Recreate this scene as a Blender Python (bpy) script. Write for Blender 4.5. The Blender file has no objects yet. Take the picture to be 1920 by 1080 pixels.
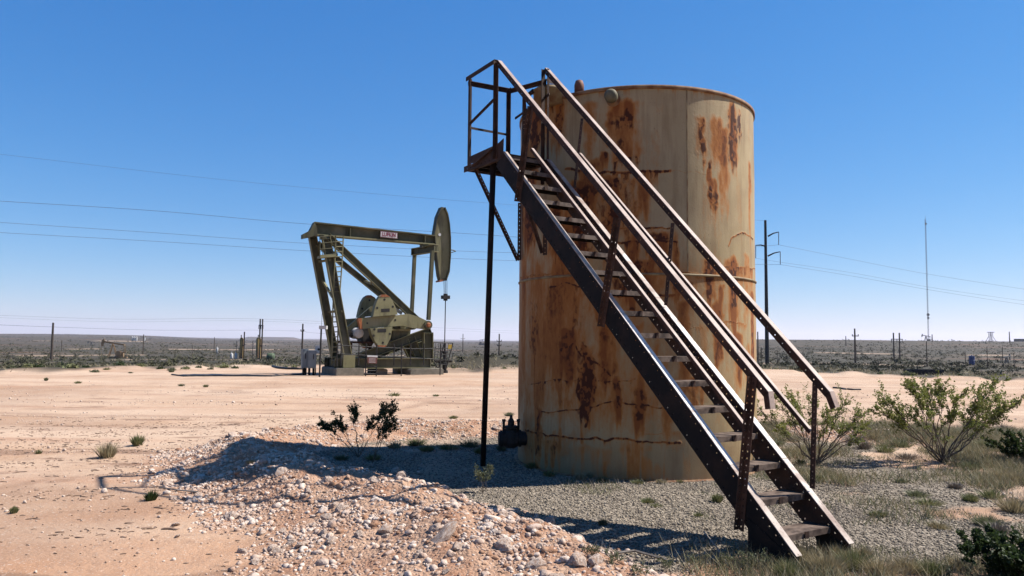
import bpy, math, random
import numpy as np
from mathutils import Vector

# ------------------------------------------------------------------ camera, sky, sun
scene = bpy.context.scene
FPX, EYE, PITCH, ROLL = 1400.0, 1.62, math.atan(95 / 1400.0), math.radians(.55)
Fv = np.array([0, math.cos(PITCH), math.sin(PITCH)])
_R0 = np.array([1.0, 0, 0]); _U0 = np.array([0, -math.sin(PITCH), math.cos(PITCH)])
Rv = _R0 * math.cos(ROLL) + _U0 * math.sin(ROLL)
Uv = -_R0 * math.sin(ROLL) + _U0 * math.cos(ROLL)
cam_data = bpy.data.cameras.new('camera')
cam = bpy.data.objects.new('camera', cam_data)
scene.collection.objects.link(cam)
from mathutils import Matrix
cam.matrix_world = Matrix(((Rv[0], Uv[0], -Fv[0], 0), (Rv[1], Uv[1], -Fv[1], 0), (Rv[2], Uv[2], -Fv[2], EYE), (0, 0, 0, 1)))
cam_data.sensor_width = 36.0
cam_data.lens = 36.0 * FPX / 1920.0
cam_data.clip_start = 0.05
cam_data.clip_end = 30000
scene.camera = cam

SUN_EL, SUN_AZ = math.radians(50), math.radians(10.5)      # azimuth measured from +X towards +Y
sun_dir = Vector((math.cos(SUN_EL) * math.cos(SUN_AZ), math.cos(SUN_EL) * math.sin(SUN_AZ), math.sin(SUN_EL)))
world = bpy.data.worlds.new('World')
scene.world = world
world.use_nodes = True
wn = world.node_tree
for n in list(wn.nodes): wn.nodes.remove(n)
wo = wn.nodes.new('ShaderNodeOutputWorld'); wb = wn.nodes.new('ShaderNodeBackground')
sky = wn.nodes.new('ShaderNodeTexSky')
sky.sky_type = 'NISHITA'; sky.sun_disc = False
sky.sun_elevation = SUN_EL; sky.sun_rotation = math.pi / 2 - SUN_AZ
sky.altitude = 900; sky.air_density = 1.0; sky.dust_density = 0.1; sky.ozone_density = 2.0
wb.inputs['Strength'].default_value = 0.064
hs = wn.nodes.new('ShaderNodeHueSaturation'); hs.inputs['Saturation'].default_value = 1.22
tint = wn.nodes.new('ShaderNodeMix'); tint.data_type = 'RGBA'; tint.blend_type = 'MULTIPLY'; tint.inputs[0].default_value = 1; tint.inputs[7].default_value = (.86, 1.0, 1.15, 1)
wn.links.new(sky.outputs[0], tint.inputs[6]); wn.links.new(tint.outputs[2], hs.inputs['Color']); _sp = wn.nodes.new('ShaderNodeSeparateColor'); _cb = wn.nodes.new('ShaderNodeCombineColor'); wn.links.new(hs.outputs[0], _sp.inputs[0])
for _i, (_k, _g) in enumerate(((.86, .93), (1.21, .72), (2.26, .50))):     # tone of a dusty, slightly hazy sky: paler range than the clean-air model
    _p = wn.nodes.new('ShaderNodeMath'); _p.operation = 'POWER'; _p.inputs[1].default_value = _g; wn.links.new(_sp.outputs[_i], _p.inputs[0])
    _m = wn.nodes.new('ShaderNodeMath'); _m.operation = 'MULTIPLY'; _m.inputs[1].default_value = _k; wn.links.new(_p.outputs[0], _m.inputs[0]); wn.links.new(_m.outputs[0], _cb.inputs[_i])
wn.links.new(_cb.outputs[0], wb.inputs[0]); wn.links.new(wb.outputs[0], wo.inputs[0])
sl = bpy.data.lights.new('sun', 'SUN'); sl.energy = 5.0; sl.angle = math.radians(.53); sl.color = (1, .955, .89)
sun = bpy.data.objects.new('sun', sl); scene.collection.objects.link(sun)
sun.rotation_euler = sun_dir.to_track_quat('Z', 'Y').to_euler()
scene.view_settings.view_transform = 'Standard'
scene.view_settings.look = 'None'
scene.view_settings.exposure = 1.10
scene.view_settings.gamma = 1

random.seed(7)
RNG = np.random.default_rng(11)
col = scene.collection
V3 = lambda *a: np.array(a, float)
CAM = V3(0, 0, EYE)

def ray(px, py): return Fv + Rv * (px - 960) / FPX + Uv * (540 - py) / FPX
def at_z(px, py, z=0.0):
    d = ray(px, py); return CAM + d * (z - EYE) / d[2]
def at_y(px, py, Y):
    d = ray(px, py); return CAM + d * Y / d[1]
def at_plane(px, py, P, n):
    d = ray(px, py); return CAM + d * ((P - CAM) @ n) / (d @ n)
def project(P):
    P = np.asarray(P, float) - CAM
    d = P @ Fv
    return 960 + FPX * (P @ Rv) / d, 540 - FPX * (P @ Uv) / d
def unit(v):
    v = np.asarray(v, float); return v / np.linalg.norm(v)

# ------------------------------------------------------------------ noise
def _hash(ix, iy, s):
    h = (ix.astype(np.int64) * 374761393 + iy.astype(np.int64) * 668265263 + s * 1274126177) & 0x7fffffff
    h = ((h ^ (h >> 13)) * 1274126177) & 0x7fffffff
    return ((h ^ (h >> 16)) & 0xffffff) / float(0xffffff)
def vnoise(x, y, s=0):
    x = np.asarray(x, float); y = np.asarray(y, float)
    ix, iy = np.floor(x), np.floor(y); fx, fy = x - ix, y - iy
    fx = fx * fx * (3 - 2 * fx); fy = fy * fy * (3 - 2 * fy)
    a, b = _hash(ix, iy, s), _hash(ix + 1, iy, s); c, d = _hash(ix, iy + 1, s), _hash(ix + 1, iy + 1, s)
    return (a * (1 - fx) + b * fx) * (1 - fy) + (c * (1 - fx) + d * fx) * fy
def fbm(x, y, oct=4, s=0):
    t = 0; a = .5; n = 0
    for o in range(oct):
        t = t + a * vnoise(x * 2 ** o, y * 2 ** o, s + o * 17); n += a; a *= .5
    return t / n
def sstep(a, b, x):
    t = np.clip((x - a) / (b - a), 0, 1); return t * t * (3 - 2 * t)

# ------------------------------------------------------------------ object helpers
def tag(o, label=None, cat=None, group=None, kind=None):
    if label: o['label'] = label
    if cat: o['category'] = cat
    if group: o['group'] = group
    if kind: o['kind'] = kind
    return o
def thing(name, label, cat, loc=(0, 0, 0), group=None):
    o = bpy.data.objects.new(name, None); col.objects.link(o); o.location = tuple(float(c) for c in loc)
    o.empty_display_size = .2
    return tag(o, label, cat, group)
def origin_of(p):
    v = V3(0, 0, 0)
    while p is not None:
        v = v + np.array(p.location); p = p.parent
    return v
def link_mesh(name, me, mats, parent, smooth=False):
    if not isinstance(mats, (list, tuple)): mats = [mats]
    for m in mats: me.materials.append(m)
    if smooth: me.polygons.foreach_set('use_smooth', [True] * len(me.polygons))
    o = bpy.data.objects.new(name, me); col.objects.link(o)
    if parent is not None: o.parent = parent
    return o
class MB:
    def __init__(s): s.v = []; s.f = []; s.m = []; s.cur = 0
    def mat(s, i): s.cur = i; return s
    def add(s, vs, fs):
        b = len(s.v); s.v.extend([tuple(map(float, p)) for p in vs])
        for f in fs: s.f.append(tuple(b + i for i in f)); s.m.append(s.cur)
        return s
    def frame(s, P, L, W, N, l, w, n):           # box from corner P
        L, W, N = np.array(L) * l, np.array(W) * w, np.array(N) * n
        P = np.array(P)
        vs = [P, P + L, P + L + W, P + W]; vs += [q + N for q in vs]
        return s.add(vs, [(0, 3, 2, 1), (4, 5, 6, 7), (0, 1, 5, 4), (1, 2, 6, 5), (2, 3, 7, 6), (3, 0, 4, 7)])
    def box(s, c, sx, sy, sz, ex=(1, 0, 0), ey=(0, 1, 0), ez=(0, 0, 1)):
        ex, ey, ez = map(np.array, (ex, ey, ez)); c = np.array(c)
        return s.frame(c - ex * sx / 2 - ey * sy / 2 - ez * sz / 2, ex, ey, ez, sx, sy, sz)
    def bar(s, A, B, w, t, wd):                  # bar A-B centred, w along wd
        A, B = np.array(A, float), np.array(B, float); L = B - A; l = np.linalg.norm(L); L = L / l
        W = unit(np.array(wd) - L * np.dot(wd, L)); N = np.cross(L, W)
        return s.frame(A - W * w / 2 - N * t / 2, L, W, N, l, w, t)
    def tube(s, pts, r, n=8, caps=True):
        pts = [np.array(p, float) for p in pts]; rs = r if isinstance(r, (list, tuple)) else [r] * len(pts)
        b = len(s.v); prev = None
        for i, p in enumerate(pts):
            d = unit(pts[min(i + 1, len(pts) - 1)] - pts[max(i - 1, 0)])
            if prev is None:
                a = V3(0, 0, 1) if abs(d[2]) < .9 else V3(1, 0, 0); X = unit(np.cross(d, a))
            else: X = unit(prev - d * np.dot(prev, d))
            prev = X; Y = np.cross(d, X)
            for k in range(n):
                q = p + (X * math.cos(2 * math.pi * k / n) + Y * math.sin(2 * math.pi * k / n)) * rs[i]
                s.v.append(tuple(q))
        for i in range(len(pts) - 1):
            for k in range(n):
                a = b + i * n + k; c = b + i * n + (k + 1) % n
                s.f.append((a, c, c + n, a + n)); s.m.append(s.cur)
        if caps:
            s.f.append(tuple(b + k for k in range(n))[::-1]); s.m.append(s.cur)
            e = b + (len(pts) - 1) * n; s.f.append(tuple(e + k for k in range(n))); s.m.append(s.cur)
        return s
    def cyl(s, A, B, r, n=16): return s.tube([A, B], r, n)
    def lathe(s, base, prof, n=24, axis=(0, 0, 1)):   # prof: (radius, height along axis)
        base = np.array(base); ax = unit(axis)
        a = V3(0, 0, 1) if abs(ax[2]) < .9 else V3(1, 0, 0); X = unit(np.cross(ax, a)); Y = np.cross(ax, X)
        b = len(s.v)
        for (r, h) in prof:
            for k in range(n):
                s.v.append(tuple(base + ax * h + (X * math.cos(2 * math.pi * k / n) + Y * math.sin(2 * math.pi * k / n)) * max(r, 1e-4)))
        for i in range(len(prof) - 1):
            for k in range(n):
                a_ = b + i * n + k; c = b + i * n + (k + 1) % n
                s.f.append((a_, c, c + n, a_ + n)); s.m.append(s.cur)
        s.f.append(tuple(b + k for k in range(n))[::-1]); s.m.append(s.cur)
        e = b + (len(prof) - 1) * n; s.f.append(tuple(e + k for k in range(n))); s.m.append(s.cur)
        return s
    def prism(s, pts, N, t):                     # polygon extruded by N*t
        N = np.array(N) * t; n = len(pts)
        vs = [np.array(p) for p in pts] + [np.array(p) + N for p in pts]
        return s.add(vs, [tuple(range(n))[::-1], tuple(range(n, 2 * n))] + [(i, (i + 1) % n, n + (i + 1) % n, n + i) for i in range(n)])
    def perf(s, P, L, W, N, length, width, t, rows, pitch=.05, hole=.013, start=.03):
        P, L, W, N = map(np.array, (P, L, W, N))
        lb = [0.0]; c = start; kinds = []
        while c + hole < length:
            kinds.append(0); lb.append(c - hole / 2); kinds.append(1); lb.append(c + hole / 2); c += pitch
        kinds.append(0); lb.append(length)
        wb_ = [0.0]; wk = []
        for r in rows: wk += [0, 1]; wb_ += [r - hole / 2, r + hole / 2]
        wk.append(0); wb_.append(width)
        def quad(l0, l1, w0, w1):
            a = [P + L * l0 + W * w0, P + L * l1 + W * w0, P + L * l1 + W * w1, P + L * l0 + W * w1]
            s.add(a + [q + N * t for q in a], [(0, 3, 2, 1), (4, 5, 6, 7)])
        for i, k in enumerate(kinds):
            if not k: quad(lb[i], lb[i + 1], 0, width)
            else:
                for j, kk in enumerate(wk):
                    if not kk: quad(lb[i], lb[i + 1], wb_[j], wb_[j + 1])
                    else:
                        q = [P + L * lb[i] + W * wb_[j], P + L * lb[i + 1] + W * wb_[j], P + L * lb[i + 1] + W * wb_[j + 1], P + L * lb[i] + W * wb_[j + 1]]
                        s.add(q + [x + N * t for x in q], [(0, 1, 5, 4), (1, 2, 6, 5), (2, 3, 7, 6), (3, 0, 4, 7)])
        a = [P, P + L * length, P + L * length + W * width, P + W * width]
        s.add(a + [q + N * t for q in a], [(0, 1, 5, 4), (1, 2, 6, 5), (2, 3, 7, 6), (3, 0, 4, 7)])
        return s
    def build(s, name, mats, parent=None, smooth=False, base=None):
        a = np.array(s.v, float)
        if parent is None:
            org = np.array(base, float) if base is not None else V3((a[:, 0].min() + a[:, 0].max()) / 2, (a[:, 1].min() + a[:, 1].max()) / 2, a[:, 2].min())
        else: org = origin_of(parent)
        me = bpy.data.meshes.new(name); me.from_pydata([tuple(p) for p in a - org], [], s.f)
        me.polygons.foreach_set('material_index', s.m); me.update()
        o = link_mesh(name, me, mats, parent, smooth)
        if parent is None: o.location = tuple(org)
        return o
def np_mesh(name, v, f, mats, parent=None, smooth=False, base=None, midx=None):
    """v (n,3), f (m,3 or 4) numpy arrays, world coordinates"""
    org = origin_of(parent) if parent is not None else (np.array(base, float) if base is not None else V3(0, 0, 0))
    v = v - org; k = f.shape[1]
    me = bpy.data.meshes.new(name)
    me.vertices.add(len(v)); me.vertices.foreach_set('co', v.astype(np.float32).ravel())
    me.loops.add(f.size); me.loops.foreach_set('vertex_index', f.astype(np.int32).ravel())
    me.polygons.add(len(f)); me.polygons.foreach_set('loop_start', np.arange(0, f.size, k, dtype=np.int32))
    me.polygons.foreach_set('loop_total', np.full(len(f), k, dtype=np.int32))
    if midx is not None: me.polygons.foreach_set('material_index', midx.astype(np.int32))
    me.update(calc_edges=True)
    o = link_mesh(name, me, mats, parent, smooth)
    if parent is None: o.location = tuple(org)
    return o
def set_attr(me, name, rgba):
    ca = me.color_attributes.new(name, 'FLOAT_COLOR', 'POINT')
    ca.data.foreach_set('color', rgba.astype(np.float32).ravel())
def copy_tree(o, loc=None, parent=None):
    c = o.copy(); col.objects.link(c)
    if parent is not None: c.parent = parent
    for ch in [x for x in bpy.data.objects if x.parent == o]: copy_tree(ch, None, c)
    if loc is not None: c.location = tuple(loc)
    return c

# ------------------------------------------------------------------ materials
class NT:
    def __init__(s, name, rough=.85, metal=0.0):
        s.m = bpy.data.materials.new(name); s.m.use_nodes = True; s.t = s.m.node_tree
        s.b = s.t.nodes['Principled BSDF']; s.b.inputs['Roughness'].default_value = rough; s.b.inputs['Metallic'].default_value = metal
        s.b.inputs['Specular IOR Level'].default_value = .25
        s.tc = s.t.nodes.new('ShaderNodeTexCoord')
    def n(s, typ, **k):
        nd = s.t.nodes.new(typ)
        for a, b in k.items(): setattr(nd, a, b)
        return nd
    def l(s, a, b): s.t.links.new(a, b)
    def mapping(s, scale=(1, 1, 1)):
        m = s.n('ShaderNodeMapping'); m.inputs['Scale'].default_value = scale; s.l(s.tc.outputs['Object'], m.inputs[0]); return m.outputs[0]
    def noise(s, scale, detail=4, rough=.55, vec=None, dist=0):
        n = s.n('ShaderNodeTexNoise'); n.inputs['Scale'].default_value = scale; n.inputs['Detail'].default_value = detail
        n.inputs['Roughness'].default_value = rough; n.inputs['Distortion'].default_value = dist
        s.l(vec if vec is not None else s.tc.outputs['Object'], n.inputs['Vector']); return n.outputs[0]
    def voro(s, scale, vec=None, feature='F1', out='Distance'):
        n = s.n('ShaderNodeTexVoronoi'); n.feature = feature; n.inputs['Scale'].default_value = scale
        s.l(vec if vec is not None else s.tc.outputs['Object'], n.inputs['Vector']); return n.outputs[out]
    def ramp(s, fac, a, b, c0=(0, 0, 0, 1), c1=(1, 1, 1, 1)):
        r = s.n('ShaderNodeValToRGB'); r.color_ramp.elements[0].position = a; r.color_ramp.elements[1].position = b
        r.color_ramp.elements[0].color = c0; r.color_ramp.elements[1].color = c1; s.l(fac, r.inputs[0]); return r.outputs[0]
    def mix(s, fac, a, b, blend='MIX'):
        m = s.n('ShaderNodeMix', data_type='RGBA', blend_type=blend)
        for sock, v in ((m.inputs[0], fac), (m.inputs[6], a), (m.inputs[7], b)):
            if isinstance(v, (int, float)): sock.default_value = v
            elif isinstance(v, tuple): sock.default_value = v if len(v) == 4 else (*v, 1)
            else: s.l(v, sock)
        return m.outputs[2]
    def math(s, op, a, b=None):
        m = s.n('ShaderNodeMath', operation=op)
        for i, v in enumerate((a, b)):
            if v is None: continue
            if isinstance(v, (int, float)): m.inputs[i].default_value = v
            else: s.l(v, m.inputs[i])
        return m.outputs[0]
    def attr(s, name):
        a = s.n('ShaderNodeAttribute'); a.attribute_name = name
        sp = s.n('ShaderNodeSeparateColor'); s.l(a.outputs['Color'], sp.inputs[0]); return sp.outputs
    def bump(s, h, dist, strength=1.0):
        b = s.n('ShaderNodeBump'); b.inputs['Distance'].default_value = dist; b.inputs['Strength'].default_value = strength
        s.l(h, b.inputs['Height']); s.l(b.outputs[0], s.b.inputs['Normal'])
    def color(s, c):                              # common scale on every base colour, lowered to offset the raised exposure
        s.c = s.mix(1.0, c, (.60, .595, .59), 'MULTIPLY'); s.l(s.c, s.b.inputs['Base Color']); return s.m
def pmat(name, c1, c2, scale=6, rough=.85, metal=0, lo=.4, hi=.62, bump=0, detail=5, vec=None):
    t = NT(name, rough, metal)
    nz = t.noise(scale, detail, vec=t.mapping(vec) if vec else None)
    c = t.mix(t.ramp(nz, lo, hi), c1, c2)
    if bump: t.bump(t.noise(scale * 5, 4), bump)
    return t.color(c)
def leafmat(name, c1, c2, trans=.35):
    t = NT(name, .6)
    nz = t.noise(9, 3)
    c = t.mix(t.ramp(nz, .38, .62), c1, c2)
    t.color(c)
    tr = t.n('ShaderNodeBsdfTranslucent'); t.l(t.c, tr.inputs[0])
    mx = t.n('ShaderNodeMixShader'); mx.inputs[0].default_value = trans
    out = t.t.nodes['Material Output']
    t.l(t.b.outputs[0], mx.inputs[1]); t.l(tr.outputs[0], mx.inputs[2]); t.l(mx.outputs[0], out.inputs[0])
    return t.m
M = {}
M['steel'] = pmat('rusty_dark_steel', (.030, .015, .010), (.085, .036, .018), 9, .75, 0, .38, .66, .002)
M['steel_black'] = pmat('black_shaded_steel', (.005, .0035, .003), (.028, .014, .008), 5, .8, 0, .45, .7, .002)  # black steel; also carries the shade of the near stringer in its colour
t = NT('worn_steel', .62)
c = t.mix(t.ramp(t.noise(7, 6, .6), .36, .58), (.30, .20, .155), (.56, .46, .39))
c = t.mix(t.ramp(t.noise(38, 4, .6), .60, .70), c, (.09, .045, .03))
c = t.mix(t.ramp(t.noise(2.2, 3), .60, .66), c, (.74, .70, .64))
sx = t.n('ShaderNodeSeparateXYZ'); t.l(t.tc.outputs['Object'], sx.inputs[0])
zb_ = t.math('ADD', sx.outputs['Z'], t.math('MULTIPLY', t.math('SUBTRACT', t.noise(3.5, 4, .6), .5), 1.0))
wz = t.math('MULTIPLY', t.ramp(t.math('DIVIDE', zb_, 4.0), .44, .50, (1, 1, 1, 1), (0, 0, 0, 1)), t.ramp(t.math('DIVIDE', zb_, 4.0), .13, .18))
c = t.mix(t.math('MULTIPLY', wz, t.ramp(t.noise(16, 5, .65), .36, .50)), c, (.92, .86, .78))
t.bump(t.noise(60, 3), .001); M['worn'] = t.color(c)
t = NT('rail_steel', .55)
c = t.mix(t.ramp(t.noise(5, 6, .6), .36, .62), (.31, .205, .16), (.52, .40, .335))
c = t.mix(t.ramp(t.noise(45, 4, .6), .60, .72), c, (.10, .055, .04))
M['rail'] = t.color(c)
M['tread'] = pmat('tread_steel', (.06, .038, .028), (.21, .15, .115), 12, .65, 0, .35, .6, .001)
M['post'] = pmat('post_steel', (.055, .03, .02), (.13, .065, .04), 10, .75, 0, .4, .65, .001)
def worn_paint(name, c1, c2, grease):
    t = NT(name, .6)
    c = t.mix(t.ramp(t.noise(1.3, 5, .6), .35, .65), c1, c2)
    c = t.mix(t.math('MULTIPLY', t.ramp(t.noise(2.6, 5, .65, vec=t.mapping((1, 1, .18))), .52, .66), .75), c, grease)
    c = t.mix(t.math('MULTIPLY', t.ramp(t.noise(7, 5, .7), .62, .70), .6), c, (.20, .10, .045))
    c = t.mix(t.math('MULTIPLY', t.ramp(t.noise(.9, 3), .55, .7), .35), c, (.36, .30, .20))
    return t.color(c)
M['olive'] = worn_paint('olive_paint', (.085, .082, .040), (.125, .118, .060), (.035, .030, .018))  # darker olive for webs and edges, their shade put into the colour
M['olive2'] = worn_paint('sunlit_olive_paint', (.23, .215, .105), (.31, .285, .15), (.10, .085, .045))  # same olive lightened for flanges and faces in the sun
M['orange'] = pmat('orange_paint', (.44, .15, .05), (.28, .10, .045), 9, .6)
M['white'] = pmat('white_paint', (.75, .74, .72), (.62, .6, .57), 8, .6)
M['black'] = pmat('black_paint', (.02, .019, .018), (.035, .03, .028), 8, .6)
M['concrete'] = pmat('old_concrete', (.20, .18, .14), (.32, .28, .22), 4, .9, 0, .35, .65, .01)
M['cabinet'] = pmat('grey_cabinet_paint', (.25, .29, .30), (.31, .34, .35), 4, .5)
M['sign_red'] = pmat('red_ink', (.30, .02, .05), (.26, .02, .05), 4, .6)
M['sign_dark'] = pmat('faded_red_sign', (.16, .06, .05), (.22, .10, .08), 18, .7)
M['yellow'] = pmat('yellow_paint', (.55, .38, .05), (.45, .3, .05), 9, .6)
M['wood'] = pmat('weathered_pole_wood', (.07, .05, .038), (.11, .085, .065), 3, .9)
M['tan'] = pmat('tan_machine_paint', (.36, .24, .13), (.28, .17, .09), 1.5, .7)
M['ochre'] = pmat('ochre_vessel_paint', (.34, .23, .07), (.20, .11, .045), .8, .7, 0, .4, .6, 0, 5, (1, 1, .25))
M['greentank'] = pmat('green_tank_paint', (.11, .15, .08), (.08, .11, .06), 1, .6)
M['pipe'] = pmat('black_poly_pipe', (.025, .025, .027), (.04, .04, .04), 2, .5)
M['wire'] = pmat('wire_metal', (.10, .11, .13), (.14, .15, .17), 1, .6)
M['far_metal'] = pmat('far_metal', (.12, .12, .12), (.18, .17, .16), .5, .8)
M['valve'] = pmat('valve_iron', (.022, .019, .018), (.04, .03, .026), 20, .7)
M['leaf'] = leafmat('creosote_leaf', (.21, .25, .055), (.38, .385, .11))
M['leaf_dark'] = leafmat('dark_leaf', (.035, .06, .018), (.07, .10, .03))
M['leaf_grey'] = leafmat('grey_green_leaf', (.13, .15, .075), (.22, .22, .12))
M['dry'] = leafmat('dry_grass', (.34, .27, .15), (.48, .41, .25), .25)
M['drygreen'] = leafmat('greening_grass', (.16, .19, .07), (.30, .28, .13), .25)
M['stem'] = pmat('bush_stem', (.15, .11, .08), (.24, .19, .14), 14, .9)
M['twig'] = pmat('dead_twig', (.30, .25, .20), (.42, .37, .31), 14, .9)
M['rock'] = None
t = NT('limestone', .9)
oi = t.n('ShaderNodeObjectInfo')
c = t.mix(t.ramp(t.noise(5, 5, .6), .38, .60), (.50, .325, .23), (.78, .645, .54))
c = t.mix(t.ramp(t.noise(30, 4, .6), .55, .7), c, (.36, .22, .15))
t.bump(t.noise(40, 5, .6), .012, .8); M['rock'] = t.color(c)
t = NT('pebble_grey', .9)
c = t.mix(t.ramp(t.noise(26, 2, .5), .42, .58), (.155, .125, .09), (.46, .385, .29))
M['pebble'] = t.color(c)
t = NT('scrub_foliage', .9)
c = t.mix(t.ramp(t.noise(.35, 4, .6), .40, .62), (.055, .058, .030), (.125, .12, .065))
c = t.mix(t.ramp(t.noise(1.3, 3, .5), .56, .68), c, (.17, .14, .085)); M['scrub'] = t.color(c)

# ------------------------------------------------------------------ terrain
CREST = np.array([(1.6, 3.3, .06), (.95, 4.3, .14), (.15, 5.5, .33), (-.95, 6.9, .35), (-2.2, 8.2, .35), (-3.2, 9.2, .30), (-3.7, 10.4, .28), (-3.2, 11.8, .24),
                  (-2.0, 12.9, .21), (-.4, 13.3, .20), (2.0, 13.8, .14), (5.0, 13.6, .12), (7.5, 12.6, .14), (9.5, 11, .15)])
TANK = V3(1.69, 10.28, 0); TR, TH = 1.59, 4.64
def crest_dist(x, y):
    best = np.full(x.shape, 1e9); side = np.zeros(x.shape); hh = np.zeros(x.shape); tt = np.zeros(x.shape)
    for i in range(len(CREST) - 1):
        ax, ay, ah = CREST[i]; bx, by, bh = CREST[i + 1]
        dx, dy = bx - ax, by - ay; L2 = dx * dx + dy * dy
        t = np.clip(((x - ax) * dx + (y - ay) * dy) / L2, 0, 1)
        qx, qy = ax + dx * t, ay + dy * t
        d = np.hypot(x - qx, y - qy); cr = (x - qx) * dy - (y - qy) * dx
        m = d < best
        best = np.where(m, d, best); side = np.where(m, np.sign(cr), side); hh = np.where(m, ah + (bh - ah) * t, hh); tt = np.where(m, i + t, tt)
    return best, side, hh, tt
PR = np.array([0, 42, 60, 110, 200, 400, 700, 1000, 1500, 2500, 4000, 7000, 12000.])
PL_ = np.array([0, 0, -.7, -2.2, -3.6, -4.8, -5.0, -4.6, -3.2, 1.6, -2, -10, -14])
PM_ = np.array([0, 0, -.7, -2.2, -3.8, -5.2, -6.5, -7.5, -9, -11, -14, -22, -30])
PRr = np.array([0, 0, -.5, -1.6, -2.6, -2.0, 3.3, 1.8, -3, -8, -12, -20, -30])
def pad_radius(az): return 40 + 3.5 * (vnoise(az * 9, az * 0 + 3, 5) - .5) * 2 + 1.2 * (vnoise(az * 60, az * 0, 6) - .5) - 3.0 * sstep(-.35, -.55, az)
def terrain(x, y, fine=True):
    x = np.asarray(x, float); y = np.asarray(y, float)
    r = np.hypot(x, y); az = np.arctan2(x, y)
    lw = sstep(-.33, -.50, az); rw = sstep(.02, .30, az)
    mid = np.interp(r, PR, PM_)
    z = mid * (1 - lw - rw) + np.interp(r, PR, PL_) * lw + np.interp(r, PR, PRr) * rw
    far = sstep(120, 600, r)
    z = z + far * (fbm(x / 260, y / 260, 4, 3) - .5) * np.clip(r / 260, 0, 5.0)
    # mesa on the horizon, far left of centre
    mesa = sstep(3300, 3500, r) * (1 - sstep(4600, 4900, r)) * sstep(-.345, -.338, az + .002 * np.sin(r / 300)) * (1 - sstep(-.285, -.27, az))
    z = z + 11 * mesa
    edge = r - pad_radius(az)
    b = np.exp(-((edge - .5) / 1.6) ** 2) * .14 * sstep(.35, .75, vnoise(az * 40, r * .05, 8) + .15)
    z = z + b + sstep(0, 6, edge) * (fbm(x / 3, y / 3, 3, 4) - .5) * .5 * (1 - far)
    for (mx, my, mh, mr) in ((-2.45, 43.0, .55, 2.0), (-1.0, 43.8, .35, 1.5), (-40.0, 49.5, .12, 1.5),):
        z = z + mh * np.exp(-((x - mx) ** 2 / (mr * 1.6) ** 2 + (y - my) ** 2 / mr ** 2))
    # pad relief
    near = 1 - sstep(25, 60, r)
    z = z + near * ((fbm(x / 2.2, y / 2.2, 4, 1) - .5) * .07 + (fbm(x / .35, y / .35, 3, 2) - .5) * .016)
    # berm ring
    d, sd, hh, tt = crest_dist(x, y)
    wob = 1 + .35 * (fbm(x / .8, y / .8, 3, 9) - .5)
    frontw = np.interp(tt, [0, 2, 3, 4.5, 6, 9, 13], [1.75, 1.65, 1.4, 1.0, .95, .95, 1.1])
    innw = np.interp(tt, [0, 3, 6, 13], [.6, .75, .8, 1.0])
    outer = sd < 0
    u = d / (np.where(outer, frontw, innw) * wob)
    prof = np.where(u < 1, (np.cos(np.clip(u, 0, 1) * math.pi) + 1) / 2, 0)
    z = z + hh * prof ** .85 * (.85 + .45 * (fbm(x / .45, y / .45, 3, 10) - .5))
    if fine: z = z + prof * ((fbm(x / .13, y / .13, 3, 12) - .5) * .07) + near * (vnoise(x / .06, y / .06, 22) - .5) * .006 * (1 - prof)
    # keep the ground level under the tank
    td = np.hypot(x - TANK[0], y - TANK[1]); k = 1 - sstep(1.7, 2.6, td)
    z = z * (1 - k)
    return z
def track(x, y):
    r = np.hypot(x, y); az = np.arctan2(x, y); m = 0 * r
    for (r0, w, a0, a1, ph) in ((66, 1.6, -.60, -.36, 0), (104, 2.5, -.66, .0, 1), (158, 5, -.50, -.24, 2), (235, 6, -.66, -.1, 3), (380, 16, -.55, -.2, 4), (900, 50, -.6, -.3, 5), (125, 2.5, .25, .66, 2), (300, 9, .3, .6, 1)):
        c = r0 * (1 + .05 * np.sin(az * 9 + ph) + .02 * np.sin(az * 31 + ph)); m = np.maximum(m, np.exp(-((r - c) / w) ** 4) * sstep(a0 - .01, a0 + .03, az) * (1 - sstep(a1 - .03, a1 + .01, az)) * sstep(.25, .5, vnoise(az * 25, r0 + 0 * az, 7)))
    return m
def zone(x, y):
    r = np.hypot(x, y); az = np.arctan2(x, y)
    d, sd, hh, tt = crest_dist(x, y)
    frontw = np.interp(tt, [0, 2, 3, 4.5, 6, 9, 13], [2.0, 1.85, 1.55, 1.15, 1.1, 1.2, 1.3]); innw = np.interp(tt, [0, 3, 6, 13], [.65, .8, .9, 1.1])
    u = d / np.where(sd < 0, frontw, innw)
    nz = fbm(x / .5, y / .5, 4, 31) - .5
    rub = 1 - sstep(.75, 1.15, u + nz * .7)
    inside = sstep(.55, 1.0, np.where(sd > 0, d, -1) / innw + nz * .5) * (1 - sstep(5.2, 5.9, x + nz * 1.6))
    gx = inside * (1 - sstep(12.2, 13.2, y + nz)) * sstep(5.3, 5.75, y + nz * .9 + .10 * np.maximum(0, 2.2 - x))
    dirt = sstep(.55, .66, fbm(x / .9, y / .9, 3, 41)) * np.maximum(sstep(2.4, 3.8, x), .75 * sstep(-.2, -1.4, x))
    gx = gx * (1 - dirt)
    scr = sstep(-1.2, 1.5, r - pad_radius(az) + (vnoise(x / 1.4, y / 1.4, 44) - .5) * 4)
    return gx, rub, scr
def gz(x, y): return float(terrain(np.array([x]), np.array([y]))[0])
def on_ground(px, py):
    z = 0.0
    for _ in range(6):
        p = at_z(px, py, z); z = gz(p[0], p[1])
    p = at_z(px, py, z); return p

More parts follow.
